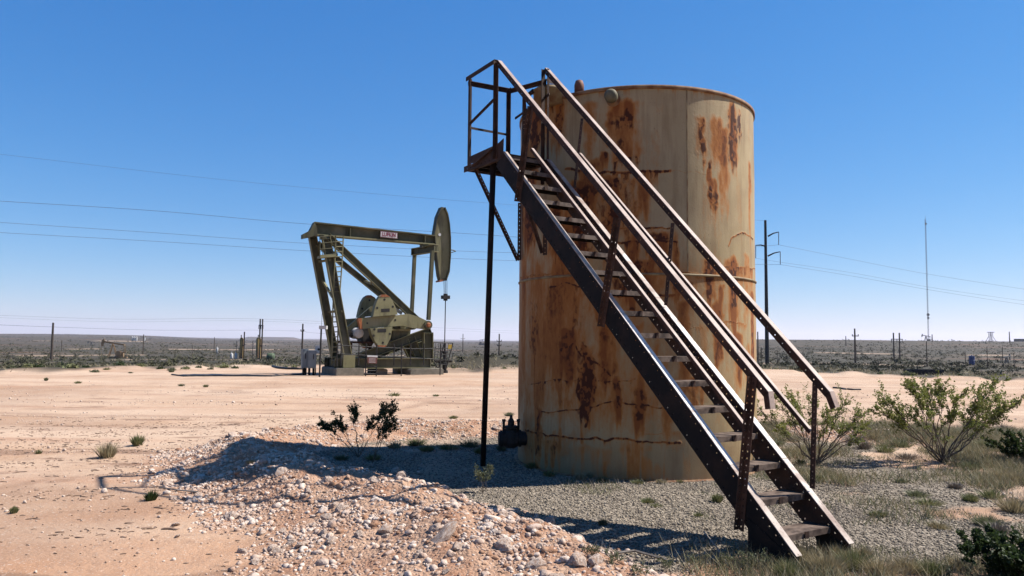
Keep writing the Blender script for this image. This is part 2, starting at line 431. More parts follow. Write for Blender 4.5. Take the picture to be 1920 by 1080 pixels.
azf = np.concatenate([np.radians(np.linspace(-180, -44, 46))[:-1], np.radians(np.linspace(-44, 44, 680)), np.radians(np.linspace(44, 180, 46))[1:-1]])
rr = np.concatenate([2.4 * (22 / 2.4) ** (np.linspace(0, 1, 420))[:-1], 22 * (12000 / 22) ** (np.linspace(0, 1, 330))])
AZ, RR = np.meshgrid(azf, rr)
gx_, gy_ = RR * np.sin(AZ), RR * np.cos(AZ)
gzv = terrain(gx_.ravel(), gy_.ravel()).reshape(gx_.shape)
gv = np.stack([gx_.ravel(), gy_.ravel(), gzv.ravel()], -1)
nr, na = AZ.shape
I, J = np.meshgrid(np.arange(nr - 1), np.arange(na), indexing='ij')
J2 = (J + 1) % na
gf = np.stack([I * na + J, I * na + J2, (I + 1) * na + J2, (I + 1) * na + J], -1).reshape(-1, 4)[:, ::-1]
gv = np.vstack([gv, [[0, 0, 0]]])
cen = len(gv) - 1
tri = np.stack([np.full(na, cen), np.arange(na), (np.arange(na) + 1) % na, np.arange(na)], -1)   # inner disc, closed below as real triangles
gm = NT('desert_ground', .95)
zn = gm.attr('zone')
big = gm.noise(.55, 5, .6); fin = gm.noise(9, 6, .65); mid = gm.noise(2.2, 5, .6)
wide = gm.noise(.09, 4, .6, vec=gm.mapping((1, 3.5, 1)))
sand = gm.mix(gm.ramp(big, .36, .62), (.52, .325, .20), (.62, .43, .295))
sand = gm.mix(gm.ramp(wide, .40, .60), sand, (.66, .475, .335))
sand = gm.mix(gm.ramp(gm.noise(.25, 5, .6, vec=gm.mapping((.35, 3.2, 1))), .56, .72), sand, (.50, .29, .18))
soil = gm.attr('soil')
sand = gm.mix(gm.math('MULTIPLY', soil[0], .85), sand, gm.mix(gm.ramp(big, .38, .60), (.44, .225, .12), (.56, .33, .20)))
sand = gm.mix(soil[1], sand, (.30, .175, .11))
sand = gm.mix(gm.math('MULTIPLY', gm.ramp(fin, .52, .70), .55), sand, (.36, .225, .15))
sand = gm.mix(gm.math('MULTIPLY', gm.ramp(gm.noise(42, 3, .6), .60, .68), .7), sand, (.72, .60, .50))
sand = gm.mix(gm.math('MULTIPLY', gm.ramp(gm.voro(16), .0, .16, (1, 1, 1, 1), (0, 0, 0, 1)), .35), sand, (.74, .62, .52))
# dry twigs and litter on the near sand
lit = gm.ramp(gm.noise(5, 5, .75, vec=gm.mapping((.8, 4.5, 1)), dist=1.2), .665, .70)
sand = gm.mix(gm.math('MULTIPLY', lit, .7), sand, (.22, .14, .10))
rub = gm.mix(gm.ramp(gm.noise(3.5, 6, .65), .38, .62), (.40, .205, .12), (.56, .36, .24))
rub = gm.mix(gm.math('MULTIPLY', gm.ramp(gm.voro(30), .05, .3, (1, 1, 1, 1), (0, 0, 0, 1)), .6), rub, (.66, .50, .38))
gra = gm.mix(gm.ramp(gm.voro(42, out='Color'), .2, .8), (.13, .105, .08), (.42, .35, .27))
gra = gm.mix(gm.ramp(mid, .55, .72), gra, (.33, .26, .19))
s1 = gm.noise(.028, 7, .68, vec=gm.mapping((1, 1, 1)))
s2 = gm.noise(.006, 6, .7)
scr = gm.mix(gm.ramp(s1, .40, .52), (.135, .095, .062), (.052, .050, .030))
scr = gm.mix(gm.ramp(s2, .50, .66), scr, (.090, .075, .052))
scr = gm.mix(gm.math('MULTIPLY', gm.ramp(gm.noise(.012, 6, .7, vec=gm.mapping((1, 4, 1))), .60, .64), .8), scr, (.42, .31, .23))
scr = gm.mix(gm.ramp(gm.noise(.45, 4, .6), .40, .55), scr, gm.mix(.55, scr, (.11, .085, .055)))
scr = gm.mix(gm.math('MULTIPLY', gm.ramp(gm.noise(.010, 5, .65, vec=gm.mapping((1, 1.6, 1))), .58, .64), .75), scr, (.27, .145, .09))
scr = gm.mix(soil[2], scr, (.50, .36, .25))
scr = gm.mix(1.0, scr, (.80, .80, .78), 'MULTIPLY')
c = gm.mix(zn[0], sand, gra); c = gm.mix(zn[1], c, rub); c = gm.mix(zn[2], c, scr)
h = gm.math('ADD', gm.math('MULTIPLY', gm.noise(30, 5, .7), 1.0), gm.math('MULTIPLY', gm.math('SUBTRACT', 1.0, gm.voro(38)), gm.math('ADD', gm.math('MULTIPLY', zn[0], 1.2), gm.math('MULTIPLY', zn[1], .9))))
gm.bump(h, .022, .75)
gmat = gm.color(c)
def make_ground():
    f = np.vstack([gf, tri[:, ::-1]])
    o = np_mesh('ground', gv, gf, gmat, smooth=True)
    z = zone(gv[:, 0], gv[:, 1]); rgba = np.stack([z[0], z[1], z[2], np.ones(len(gv))], -1)
    set_attr(o.data, 'zone', rgba)
    x_, y_ = gv[:, 0], gv[:, 1]; r_ = np.hypot(x_, y_)
    red = sstep(11.5, 5.5, r_ + (fbm(x_ / 1.6, y_ / .9, 4, 33) - .5) * 9)
    spot = sstep(.56, .72, fbm(x_ / .55, y_ / .28, 4, 35)) * sstep(16, 8, r_) * .6 * sstep(.4, .6, fbm(x_ / 3, y_ / 2, 2, 36)) + .8 * sstep(.66, .72, fbm(x_ / 1.7, y_ / .5, 4, 37)) * sstep(34, 14, r_)
    trk = 0 * x_
    for (y0, sl_, am, ph, wl) in ((14.9, .02, .5, 0, 21), (17.2, -.05, .6, 1.2, 30), (19.6, .03, .9, 2.2, 37), (23.5, -.04, 1.1, .4, 44), (28.5, .05, 1.6, 3, 52), (33.5, -.02, 1.2, 5, 60)):
        for off in (-.85, .85):
            dd = y_ - (y0 + off + sl_ * x_ + am * np.sin(x_ / wl * 6.28 + ph)); trk = np.maximum(trk, np.exp(-(dd / .20) ** 2) * sstep(.35, .6, fbm(x_ / 2.5, y_ / 2.5, 3, 38 + int(y0))))
    dd = x_ - (-9.5 + .42 * y_ + .8 * np.sin(y_ / 5)); trk = np.maximum(trk, np.maximum(np.exp(-(dd / .17) ** 2), np.exp(-((dd - 1.7) / .17) ** 2)) * sstep(6, 8, y_) * sstep(.35, .6, fbm(x_ / 1.5, y_ / 1.5, 3, 39)))
    mott = sstep(.50, .68, fbm(x_ / 4.5, y_ / 1.5, 4, 47)) * .30
    spot = np.maximum(spot, np.maximum(trk * .5, mott)) * (r_ < 45)
    set_attr(o.data, 'soil', np.stack([red, np.clip(spot, 0, 1), track(x_, y_), np.ones(len(gv))], -1)); tag(o, 'sandy desert pad rimmed by rubble with scrubland running to the horizon', kind='structure')
    # close the small hole under the camera
    d = MB(); n = 64
    a = np.linspace(0, 2 * math.pi, n, endpoint=False)
    ring = [V3(2.6 * math.sin(q), 2.6 * math.cos(q), 0) for q in a]
    d.add([V3(0, 0, -.03)] + [p + V3(0, 0, gz(p[0], p[1]) - .03) for p in ring], [(0, 1 + (i + 1) % n, 1 + i) for i in range(n)])
    tag(d.build('ground_under_camera', gmat), 'sandy ground at the feet of the viewer', kind='structure')
make_ground()

# ------------------------------------------------------------------ rocks, gravel
def ico(sub):
    t = (1 + 5 ** .5) / 2
    v = [(-1, t, 0), (1, t, 0), (-1, -t, 0), (1, -t, 0), (0, -1, t), (0, 1, t), (0, -1, -t), (0, 1, -t), (t, 0, -1), (t, 0, 1), (-t, 0, -1), (-t, 0, 1)]
    f = [(0, 11, 5), (0, 5, 1), (0, 1, 7), (0, 7, 10), (0, 10, 11), (1, 5, 9), (5, 11, 4), (11, 10, 2), (10, 7, 6), (7, 1, 8), (3, 9, 4), (3, 4, 2), (3, 2, 6), (3, 6, 8), (3, 8, 9), (4, 9, 5), (2, 4, 11), (6, 2, 10), (8, 6, 7), (9, 8, 1)]
    v = [unit(p) for p in v]
    for _ in range(sub):
        c = {}; nf = []
        def mp(a, b):
            k = (min(a, b), max(a, b))
            if k not in c: c[k] = len(v); v.append(unit(v[a] + v[b]))
            return c[k]
        for a, b, d in f:
            x, y, z = mp(a, b), mp(b, d), mp(d, a); nf += [(a, x, z), (b, y, x), (d, z, y), (x, y, z)]
        f = nf
    return np.array(v), np.array(f)
def rock_shape(sub, rng):
    v, f = ico(sub); v = v.copy()
    for _ in range(9 if sub else 3):                      # planar cuts give chipped facets
        n = unit(rng.normal(size=3)); h = rng.uniform(.55, .85); d = v @ n
        v = v - np.outer(np.maximum(d - h, 0), n)
    v = v * (1 + rng.normal(size=(len(v), 1)) * (.035 if sub else .12)) * rng.uniform([.8, .6, .45], [1.15, .95, .8])
    return v, f
def scatter_mesh(name, shapes, P, S, mats, label, cat, sink=.25, rng=RNG):
    vs, fs = [], []; off = 0
    which = rng.integers(0, len(shapes), len(P))
    for k, (sv_, sf_) in enumerate(shapes):
        idx = np.where(which == k)[0]
        if not len(idx): continue
        a = rng.uniform(0, 2 * math.pi, len(idx)); b = rng.uniform(-.6, .6, len(idx))
        ca, sa, cb, sb = np.cos(a), np.sin(a), np.cos(b), np.sin(b)
        v = sv_[None] * S[idx][:, None, None]
        y2 = v[..., 1] * cb[:, None] - v[..., 2] * sb[:, None]; z2 = v[..., 1] * sb[:, None] + v[..., 2] * cb[:, None]
        x3 = v[..., 0] * ca[:, None] - y2 * sa[:, None]; y3 = v[..., 0] * sa[:, None] + y2 * ca[:, None]
        v = np.stack([x3, y3, z2 + (S[idx] * sink)[:, None]], -1) + P[idx][:, None, :]
        f = sf_[None] + (np.arange(len(idx)) * len(sv_))[:, None, None] + off
        off += v.shape[0] * v.shape[1]
        vs.append(v.reshape(-1, 3)); fs.append(f.reshape(-1, 3))
    o = np_mesh(name, np.vstack(vs), np.vstack(fs), mats)
    return tag(o, label, cat, kind='stuff')
rk = [rock_shape(2, np.random.default_rng(100 + i)) for i in range(10)]
rk1 = [rock_shape(1, np.random.default_rng(200 + i)) for i in range(8)]
rk0 = [rock_shape(0, np.random.default_rng(300 + i)) for i in range(8)]
def sample(n, x0, x1, y0, y1, wfun, rng=RNG):
    out = []
    tot = 0
    while tot < n:
        x = rng.uniform(x0, x1, 40000); y = rng.uniform(y0, y1, 40000)
        w = wfun(x, y); k = rng.uniform(0, 1, 40000) < w
        out.append(np.stack([x[k], y[k]], -1)); tot += k.sum()
        if len(out) > 60: break
    p = np.vstack(out)[:n]
    return np.column_stack([p, terrain(p[:, 0], p[:, 1])])
def seen(x, y, pad=60):
    r = np.hypot(x, y); a = np.arctan2(x, y); return (np.abs(a) < .66) & (r > 3.4)
wr = lambda x, y: zone(x, y)[1] * seen(x, y) * (.35 + .65 * sstep(.40, .6, fbm(x / .6, y / .6, 3, 71))) * np.clip(7.5 / np.hypot(x, y), .3, 1)
# small rubble: uncountable
P = sample(36000, -6.5, 9, 3.4, 15.5, wr); S = np.clip(RNG.lognormal(math.log(.0105), .55, len(P)), .004, .045)
scatter_mesh('rubble', rk0, P, S, M['rock'], 'pale crushed limestone rubble spread over the spoil bank', 'rubble', .0)
clod = pmat('soil_clod', (.36, .19, .11), (.50, .31, .20), 14, .95, 0, .4, .6, .006)
P = sample(3600, -6.5, 9, 3.4, 15.5, wr); S = np.clip(RNG.lognormal(math.log(.019), .45, len(P)), .008, .06)
scatter_mesh('soil_clods', rk1, P, S, clod, 'crumbly reddish soil clods mixed in the spoil bank', 'soil', -.1)
# medium stones: still thousands, with better shapes
P = sample(3300, -6.5, 9, 3.4, 15.5, wr); S = np.clip(RNG.lognormal(math.log(.024), .38, len(P)), .02, .07)
scatter_mesh('rubble', rk1, P, S, M['rock'], 'fist sized pale stones mixed through the spoil bank', 'rubble', .0)
# pebbles on the open sand
ws = lambda x, y: (1 - zone(x, y)[1]) * (1 - zone(x, y)[0]) * seen(x, y) * (.08 + sstep(.48, .66, fbm(x / 2.5, y / 1.0, 3, 75))) * np.clip(8 / np.hypot(x, y), .1, 1)
P = sample(5200, -16, 12, 3.4, 26, ws); S = np.clip(RNG.lognormal(math.log(.010), .5, len(P)), .005, .05)
scatter_mesh('loose_stones', rk0, P, S, M['rock'], 'small loose stones dotted over the open sand', 'stones')
wg = lambda x, y: zone(x, y)[0] * seen(x, y) * np.clip(6.5 / np.hypot(x, y), .2, 1) ** 1.5 * (np.hypot(x - TANK[0], y - TANK[1]) > 1.62)
P = sample(38000, -3, 7.5, 4.6, 13.5, wg); S = np.clip(RNG.lognormal(math.log(.0105), .3, len(P)), .005, .024)
scatter_mesh('gravel', rk0, P, S, M['pebble'], 'grey gravel spread round the tank and under the stairs', 'gravel', .1)
# individual rocks, largest ones in view
for i, (v_, f_) in enumerate(rk): pass
rock_me = []
for (v_, f_) in rk:
    me = bpy.data.meshes.new('limestone_rock'); me.from_pydata([tuple(p) for p in v_], [], [tuple(map(int, q)) for q in f_]); me.materials.append(M['rock']); me.update(); rock_me.append(me)
def rock(p, s, label=None, group='pale rocks strewn over the rubble bank', k=None, rot=None, sc=(1, 1, 1)):
    o = bpy.data.objects.new('limestone_rock', rock_me[random.randrange(10) if k is None else k]); col.objects.link(o)
    o.location = (p[0], p[1], p[2] + s * .08); o.scale = (s * sc[0], s * sc[1], s * sc[2])
    o.rotation_euler = rot or (random.uniform(-.5, .5), random.uniform(-.5, .5), random.uniform(0, 6.28))
    return tag(o, label or 'chalky pale rock lying among the rubble of the spoil bank', 'rock', group)
P = sample(268, -5.5, 3, 3.8, 14, lambda x, y: wr(x, y))
for p in P: rock(p, float(np.clip(RNG.lognormal(math.log(.044), .30), .030, .085)))
big = [(820, 1020, .15, 'long slanting pale rock jutting from the near slope of the rubble bank', (.3, -.75, .5), (1.35, .6, .55)),
       (858, 1030, .085, 'squat brown rock just right of the long slanting rock', None, (.8, .8, 1.1)),
       (1002, 985, .11, 'white rock on the bank crest nearest the shadow strip, leftmost of the upright pair', None, (.7, .6, 1.2)),
       (1030, 985, .10, 'upright pale rock on the bank crest nearest the stair foot', None, (.7, .6, 1.15)),
       (960, 965, .12, 'blocky pale rock on the crest left of the upright pair', None, (1.1, .8, .7)),
       (925, 955, .10, 'flat white rock lying on the crest above the gravel', None, (1.3, .8, .5)),
       (1005, 1062, .085, 'pale rock near the lower right end of the bank', None, (1, .8, .8)),
       (490, 1000, .07, 'pale boulder alone at the left foot of the rubble bank', None, (1, .8, .7)),
       (330, 985, .055, 'small white rock alone on the red sand left of the bank', None, (1.2, .8, .5)),
       (332, 1007, .045, 'smaller white rock just below the lone white rock on the sand', None, (1, .8, .6)),
       (352, 945, .06, 'round brown stone beside the curved rail shadow', None, (1, .9, .7)),
       (365, 905, .09, 'long pale slab leaning at the left end of the bank', (.2, -.5, .4), (1.5, .5, .4)),
       (590, 915, .055, 'bright white stone in the hollow of the bank crest', None, (1, .9, .8)),
       (640, 955, .06, 'rounded white rock on the middle of the near slope', None, (1, .8, .8)),
       (740, 885, .075, 'pale rock in shade beside the small dark shrub', None, (1, .9, .8)),
       (1085, 1055, .09, 'lichen pale rock at the weedy right toe of the bank', None, (.9, .9, 1))]
for px, py, s, lb, rot, sc in big: rock(on_ground(px, py), s, lb, 'large rocks on the rubble bank', None, rot, sc)

# ------------------------------------------------------------------ storage tank
def dist_poly(a, z, pts):
    """distance to a polyline and signed height below it, in (arc metres, height metres)"""
    best = np.full(a.shape, 9.0); below = np.full(a.shape, -9.0)
    for (a0, z0), (a1, z1) in zip(pts[:-1], pts[1:]):
        dx, dz = a1 - a0, z1 - z0; L2 = dx * dx + dz * dz + 1e-12
        t = np.clip(((a - a0) * dx + (z - z0) * dz) / L2, 0, 1)
        d = np.hypot(a - a0 - dx * t, z - z0 - dz * t); best = np.minimum(best, d)
        ins = (a >= min(a0, a1)) & (a <= max(a0, a1)); zz = z0 + dz * np.clip((a - a0) / (dx if abs(dx) > 1e-6 else 1e-6), 0, 1)
        below = np.where(ins, np.maximum(below, zz - z), below)
    return best, below
def tank_hit(px, py):
    """where the view ray meets the shell: arc length from the camera-facing line, height"""
    d = ray(px, py); ox, oy = -TANK[0], -TANK[1]
    A = d[0] ** 2 + d[1] ** 2; B = 2 * (ox * d[0] + oy * d[1]); Cc = ox * ox + oy * oy - TR * TR
    disc = B * B - 4 * A * Cc
    t = (-B - math.sqrt(max(disc, 0))) / (2 * A)
    p = CAM + d * t; th = math.atan2(p[0] - TANK[0], -(p[1] - TANK[1]))
    return th * TR, p[2]
def make_tank():
    root = thing('storage_tank', 'tall tan steel storage tank streaked with rust, standing behind the stairs', 'tank', TANK)
    th = np.concatenate([np.linspace(-1.75, 1.75, 800), np.linspace(1.75, 2 * math.pi - 1.75, 120)[1:-1]])
    zz = np.linspace(-.05, TH, 520)
    TT, ZZ = np.meshgrid(th, zz); A_ = np.where(TT > math.pi, TT - 2 * math.pi, TT) * TR
    # dents
    R_ = TR + (fbm(A_ / .9 + 50, ZZ / .7, 3, 51) - .5) * .014
    lines = []
    def hit(pts): return [tank_hit(*p) for p in pts]
    rust = np.zeros(TT.shape); dark = np.zeros(TT.shape); grime = np.zeros(TT.shape)
    streak = fbm(A_ / .055 + 9, ZZ / 1.1, 4, 61); streak2 = fbm(A_ / .16 + 3, ZZ / .8, 4, 63); blot = fbm(A_ / .30, ZZ / .30, 5, 65); fine = fbm(A_ / .035, ZZ / .05, 3, 67)
    warp = (fbm(A_ / .12, ZZ / .12, 3, 69) - .5)
    def stroke(cx, top, bot, w, amt, dk=0.0, fade=.35, soft=.6):
        nonlocal rust, dark
        a0, z0 = tank_hit(cx, top); _, z1 = tank_hit(cx, bot); wm = w / 2 * 7.4 / 1000 * .85 / max(.35, math.cos(a0 / TR))
        a = (A_ - a0 + warp * .10) / wm; m = np.exp(-np.abs(a) ** 2.4)
        v = sstep(z0 + .03, z0 - .10, ZZ + warp * .12) * (1 - sstep(z1 + fade, z1 - fade * .3, ZZ + (streak - .5) * .5) )
        v = np.where(ZZ > z1, v, 0) if False else sstep(z0 + .04, z0 - .08, ZZ + warp * .12) * sstep(z1 - .1, z1 + fade, ZZ + (streak - .5) * .55)
        k = m * v * (.65 + .8 * sstep(.3, .65, streak2))
        rust = np.maximum(rust, k * amt); dark = np.maximum(dark, k * dk * sstep(.38, .6, blot + .12 * m))
    # (photo column, top, bottom, width, rust, darkness)
    for s in [(1172, 185, 330, 52, 1, .95), (1150, 200, 300, 22, .7, .3), (1105, 185, 330, 26, .45, .1), (1052, 180, 300, 30, .7, .5), (1132, 285, 330, 22, 1, .9), (1108, 300, 420, 40, .8, .4),
              (1010, 190, 300, 60, 1, 1.0), (992, 200, 480, 34, .8, .5), (1150, 325, 470, 90, .95, .75), (1205, 330, 420, 34, .7, .25), (1092, 330, 520, 50, .8, .6), (1050, 380, 520, 60, .75, .4), (1185, 330, 520, 30, .8, .5),
              (1312, 215, 320, 26, .75, .55), (1345, 215, 330, 34, .6, .25), (1375, 190, 330, 24, .9, .8), (1385, 195, 280, 16, .6, .9), (1358, 235, 420, 26, .75, .35), (1332, 300, 420, 12, .8, .6), (1340, 330, 430, 14, .6, .4), (1405, 300, 460, 12, .6, .3),
              (1310, 250, 320, 14, .5, .6), (1375, 300, 340, 20, .6, .5), (1337, 380, 420, 12, .7, .4),
              (1180, 485, 600, 110, .9, .75), (1240, 430, 540, 60, .8, .55), (1130, 520, 620, 80, .8, .5), (1262, 440, 620, 24, .7, .5), (1040, 530, 640, 60, .6, .3), (1085, 520, 640, 30, .7, .5),
              (1330, 480, 600, 30, .75, .45), (1372, 480, 640, 36, .9, .6), (1400, 470, 620, 20, .9, .5), (1352, 530, 640, 16, .7, .4), (1300, 520, 600, 20, .5, .3), (1410, 540, 780, 14, .9, .4),
              (1000, 560, 700, 26, .5, .35), (1020, 640, 800, 22, .5, .25), (1065, 610, 740, 50, .8, .35), (1100, 640, 800, 36, .95, .7), (1092, 700, 800, 18, .9, .9), (1140, 560, 760, 40, .7, .35), (1158, 700, 830, 20, .8, .5),
              (1195, 600, 830, 36, .8, .45), (1230, 640, 840, 24, .6, .35), (1185, 690, 810, 14, .6, .4), (1250, 620, 860, 30, .5, .2), (1060, 740, 800, 50, .6, .3), (1010, 765, 830, 14, .8, .8),
              (1280, 560, 800, 40, .6, .25), (1320, 600, 780, 30, .7, .3), (1345, 560, 720, 22, .8, .35), (1385, 620, 760, 26, .95, .35), (1403, 640, 780, 12, .9, .3), (1300, 700, 830, 24, .6, .3), (1272, 800, 880, 30, .45, .1),
              (1035, 820, 880, 60, .55, .35), (1110, 830, 890, 90, .5, .3), (1180, 830, 885, 60, .5, .25), (1000, 830, 870, 40, .5, .5), (1240, 720, 860, 14, .5, .3), (985, 500, 800, 16, .45, .2)]:
        stroke(*s)
    # flaking bands with drips hanging under them
    def band(pts, w, amt, dk, drip=0.0, dripd=.4, dripw=.7):
        nonlocal rust, dark
        p = hit(pts); d, bl = dist_poly(A_ + warp * .02, ZZ + warp * .05, p)
        k = np.exp(-(d / w) ** 2); rust = np.maximum(rust, k * amt); dark = np.maximum(dark, k * dk * sstep(.36, .58, fine + .10) * sstep(.30, .55, streak2 + .08))
        if drip > 0:
            kk = (bl > 0) * np.exp(-np.clip(bl, 0, 9) / drip) * sstep(.42, .58, streak)
            rust = np.maximum(rust, kk * dripw); dark = np.maximum(dark, kk * dripd * sstep(.5, .6, streak))
        return d
    ridge = []
    ridge.append(band([(1060, 318), (1120, 323), (1200, 322), (1256, 321)], .018, 1, 1, .22, .6, .8))
    band([(1256, 322), (1340, 326)], .006, .4, .2)
    ridge.append(band([(1120, 432), (1180, 428), (1255, 428)], .012, .9, .9, .12, .4, .6))
    ridge.append(band([(1130, 457), (1190, 452), (1270, 452)], .016, 1, 1, .28, .7, 1))
    band([(975, 522), (1040, 512), (1150, 508), (1290, 512), (1416, 530)], .012, .7, .5, .20, .4, .7)
    ridge.append(band([(1110, 560), (1180, 553), (1265, 556)], .02, 1, .9, .20, .5, .8))
    ridge.append(band([(1366, 462), (1372, 445), (1392, 436), (1412, 448)], .012, .9, .8, .0))
    band([(1030, 540), (1060, 530), (1110, 545)], .014, .9, .9, .2, .5)
    ridge.append(band([(1015, 773), (1060, 770), (1110, 764), (1148, 752), (1190, 760), (1250, 763)], .010, .9, .9, .10, .3, .5))
    ridge.append(band([(985, 806), (1040, 818), (1120, 823), (1200, 826), (1275, 832)], .014, 1, .9, .07, .5, .7))
    band([(1200, 812), (1260, 815)], .006, .6, .4)
    band([(1050, 656), (1075, 645), (1092, 668), (1120, 680), (1145, 703)], .012, 1, 1, .12, .7, .9)
    band([(990, 722), (1040, 712), (1100, 715), (1190, 712)], .007, .7, .9, .05, .9, .7)
    band([(1100, 710), (1105, 730), (1092, 745), (1108, 760), (1098, 800)], .02, 1, .9, .1, .5)
    band([(1270, 617), (1340, 612), (1400, 608)], .008, .5, .4, .10, .3, .6)
    band([(1350, 603), (1395, 606)], .010, .8, .6, .06)
    band([(1340, 512), (1345, 500), (1420, 505)], .010, .8, .6, .18, .6, 1)
    band([(1000, 178), (1140, 168), (1260, 162), (1400, 190)], .03, .55, .3, .10, .3, .7)
    band([(1000, 880), (1100, 893), (1250, 900)], .03, .45, .3)
    for r0, r1, q in ((1335, 1340, 205), (1366, 1370, 205)): pass
    # faint general discolouration, stronger on the left
    gen = sstep(.46, .64, streak2 * .6 + streak * .4) * (.26 + .50 * sstep(3.0, 2.0, ZZ) * sstep(.9, -.9, A_)) * sstep(.36, .58, blot + .10)
    rust = np.maximum(rust, gen)
    rust = np.maximum(rust, .45 * sstep(.48, .66, blot) * sstep(.6, -1.4, A_) * sstep(3.4, 2.2, ZZ) )
    wash = (.50 + .7 * (streak2 - .5)) * sstep(2.9, 2.2, ZZ) * sstep(.25, .9, ZZ) * (.5 + .5 * sstep(1.3, -.6, A_)) + .34 * sstep(3.9, 3.2, ZZ) * sstep(2.0, 2.6, ZZ) * sstep(.5, -.6, A_) * sstep(.35, .6, streak2)
    rust = np.maximum(rust, wash)
    rust = np.clip(rust, 0, 1); dark = np.clip(dark * (.40 + .8 * sstep(.35, .6, fine)), 0, 1)
    grime = sstep(.75, .1, ZZ + (streak2 - .5) * .5) * .95 + .3 * sstep(.45, .65, blot)
    for d in ridge: R_ = R_ + .0022 * np.exp(-(d / .022) ** 2) * (TT < 2) * sstep(.35, .6, streak2 + .1)
    X = TANK[0] + R_ * np.sin(TT); Y = TANK[1] - R_ * np.cos(TT)
    v = np.stack([X.ravel(), Y.ravel(), ZZ.ravel()], -1)
    nz_, nt = TT.shape
    I, J = np.meshgrid(np.arange(nz_ - 1), np.arange(nt), indexing='ij'); J2 = (J + 1) % nt
    f = np.stack([I * nt + J, I * nt + J2, (I + 1) * nt + J2, (I + 1) * nt + J], -1).reshape(-1, 4)
    t = NT('rusted_tan_paint', .62)
    a = t.attr('stain')
    vz = t.mapping((1, 1, .12))
    tanc = t.mix(t.ramp(t.noise(1.4, 5, .6), .35, .65), (.46, .34, .17), (.54, .41, .22))
    tanc = t.mix(t.math('MULTIPLY', t.ramp(t.noise(9, 5, .6, vec=vz), .48, .70), .55), tanc, (.26, .155, .065))
    tanc = t.mix(t.math('MULTIPLY', a[2], .55), tanc, (.27, .155, .075))
    tanc = t.mix(t.math('MULTIPLY', t.ramp(t.noise(55, 3, .6), .66, .72), .7), tanc, (.16, .07, .03))
    brk = t.math('MULTIPLY', t.math('SUBTRACT', t.noise(24, 6, .7, vec=t.mapping((1, 1, .35))), .5), .75)
    rr_ = t.math('ADD', a[0], brk)
    c1 = t.mix(t.ramp(rr_, .18, .60), tanc, (.50, .205, .055))
    c1 = t.mix(t.ramp(rr_, .55, .95), c1, (.30, .095, .025))
    c1 = t.mix(t.ramp(t.math('ADD', a[1], brk), .35, .70), c1, (.085, .026, .012))
    t.l(t.ramp(rr_, .2, .7, (.55, .55, .55, 1), (.95, .95, .95, 1)), t.b.inputs['Roughness'])
    t.bump(t.math('ADD', t.math('MULTIPLY', a[1], .8), t.math('MULTIPLY', t.noise(40, 4, .7), .35)), .006, .8)
    tm = t.color(c1)
    o = np_mesh('shell', v, f, tm, root, smooth=True)
    set_attr(o.data, 'stain', np.stack([rust.ravel(), dark.ravel(), grime.ravel(), np.ones(rust.size)], -1))
    rm = pmat('rusty_rim', (.20, .085, .035), (.33, .20, .11), 8, .8, 0, .4, .6, .002)
    paint = pmat('tank_fitting_paint', (.36, .28, .15), (.24, .13, .06), 7, .7)
    MB().lathe(TANK, [(TR + .004, TH - .04), (TR + .018, TH - .04), (TR + .018, TH + .004), (TR - .06, TH + .006)], 96).build('top_rim', rm, root, True)
    MB().lathe(TANK, [(TR - .05, TH), (TR * .5, TH + .07), (.05, TH + .13)], 64).build('roof', rm, root, True)
    MB().lathe(TANK, [(TR + .012, -.04), (TR + .05, -.04), (TR + .05, .012), (TR + .012, .014)], 96).build('base_flange', rm, root, True)
    zs = tank_hit(1200, 514)[1]
    MB().lathe(TANK, [(TR + .001, zs - .016), (TR + .014, zs - .008), (TR + .014, zs + .008), (TR + .001, zs + .016)], 128).build('weld_seam', paint, root, True)
    a0, _ = tank_hit(1289, 400); th0 = a0 / TR
    nrm = V3(math.sin(th0), -math.cos(th0), 0); tg = V3(math.cos(th0), math.sin(th0), 0)
    b = MB(); b.box(TANK + nrm * (TR + .001) + V3(0, 0, (TH + zs) / 2), .014, .008, TH - zs - .08, tg, nrm); b.build('vertical_seam', paint, root)
    # capped nozzle near the top
    a0, z0 = tank_hit(1150, 187); th0 = a0 / TR; nrm = V3(math.sin(th0), -math.cos(th0), 0)
    p = TANK + nrm * (TR - .02) + V3(0, 0, z0)
    nz0 = MB().lathe(p, [(.085, 0), (.085, .035), (.058, .036), (.058, .13)], 24, nrm).build('nozzle', rm, root, True)
    MB().lathe(p + nrm * .13, [(.064, 0), (.078, .004), (.078, .07), (.05, .095), (.0, .10)], 20, nrm).build('nozzle_cap', pmat('green_grey_cap', (.13, .12, .075), (.20, .17, .10), 12, .7), nz0, True)
    # vent on the roof, rust red dome
    q = at_y(1086, 149, TANK[1] - .95); vz = (q[2] - TH + .02) / .262; q = V3(q[0], q[1], TH - .02)
    MB().lathe(q, [(.055, 0), (.055, .12 * vz), (.062, .125 * vz), (.062, .20 * vz), (.045, .245 * vz), (.0, .262 * vz)], 20).build('vent', pmat('red_vent', (.26, .10, .06), (.20, .09, .06), 9, .7), root, True)
    # thief hatch beside the platform
    q = at_y(1030, 164, TANK[1] - 1.05); q = V3(q[0], q[1], q[2] - .24)
    hb = MB().lathe(q, [(.20, 0), (.20, .16), (.215, .165), (.215, .19), (.17, .215), (.08, .235), (.0, .24)], 28).build('thief_hatch', paint, root, True)
    MB().lathe(q + V3(0, 0, .192), [(.16, .02), (.165, .034), (.12, .046), (.0, .05)], 24).build('hatch_lid', M['concrete'], hb, True)
    b = MB(); b.bar(q + V3(-.20, -.05, .18), q + V3(-.32, -.12, .05), .05, .03, (0, 0, 1)); b.bar(q + V3(-.32, -.12, .05), q + V3(-.30, -.10, -.12), .04, .03, (1, 0, 0)); b.build('hatch_lever', M['steel'], hb)
    # outlet valve at the left foot of the tank
    vc = at_y(958, 822, 9.75)
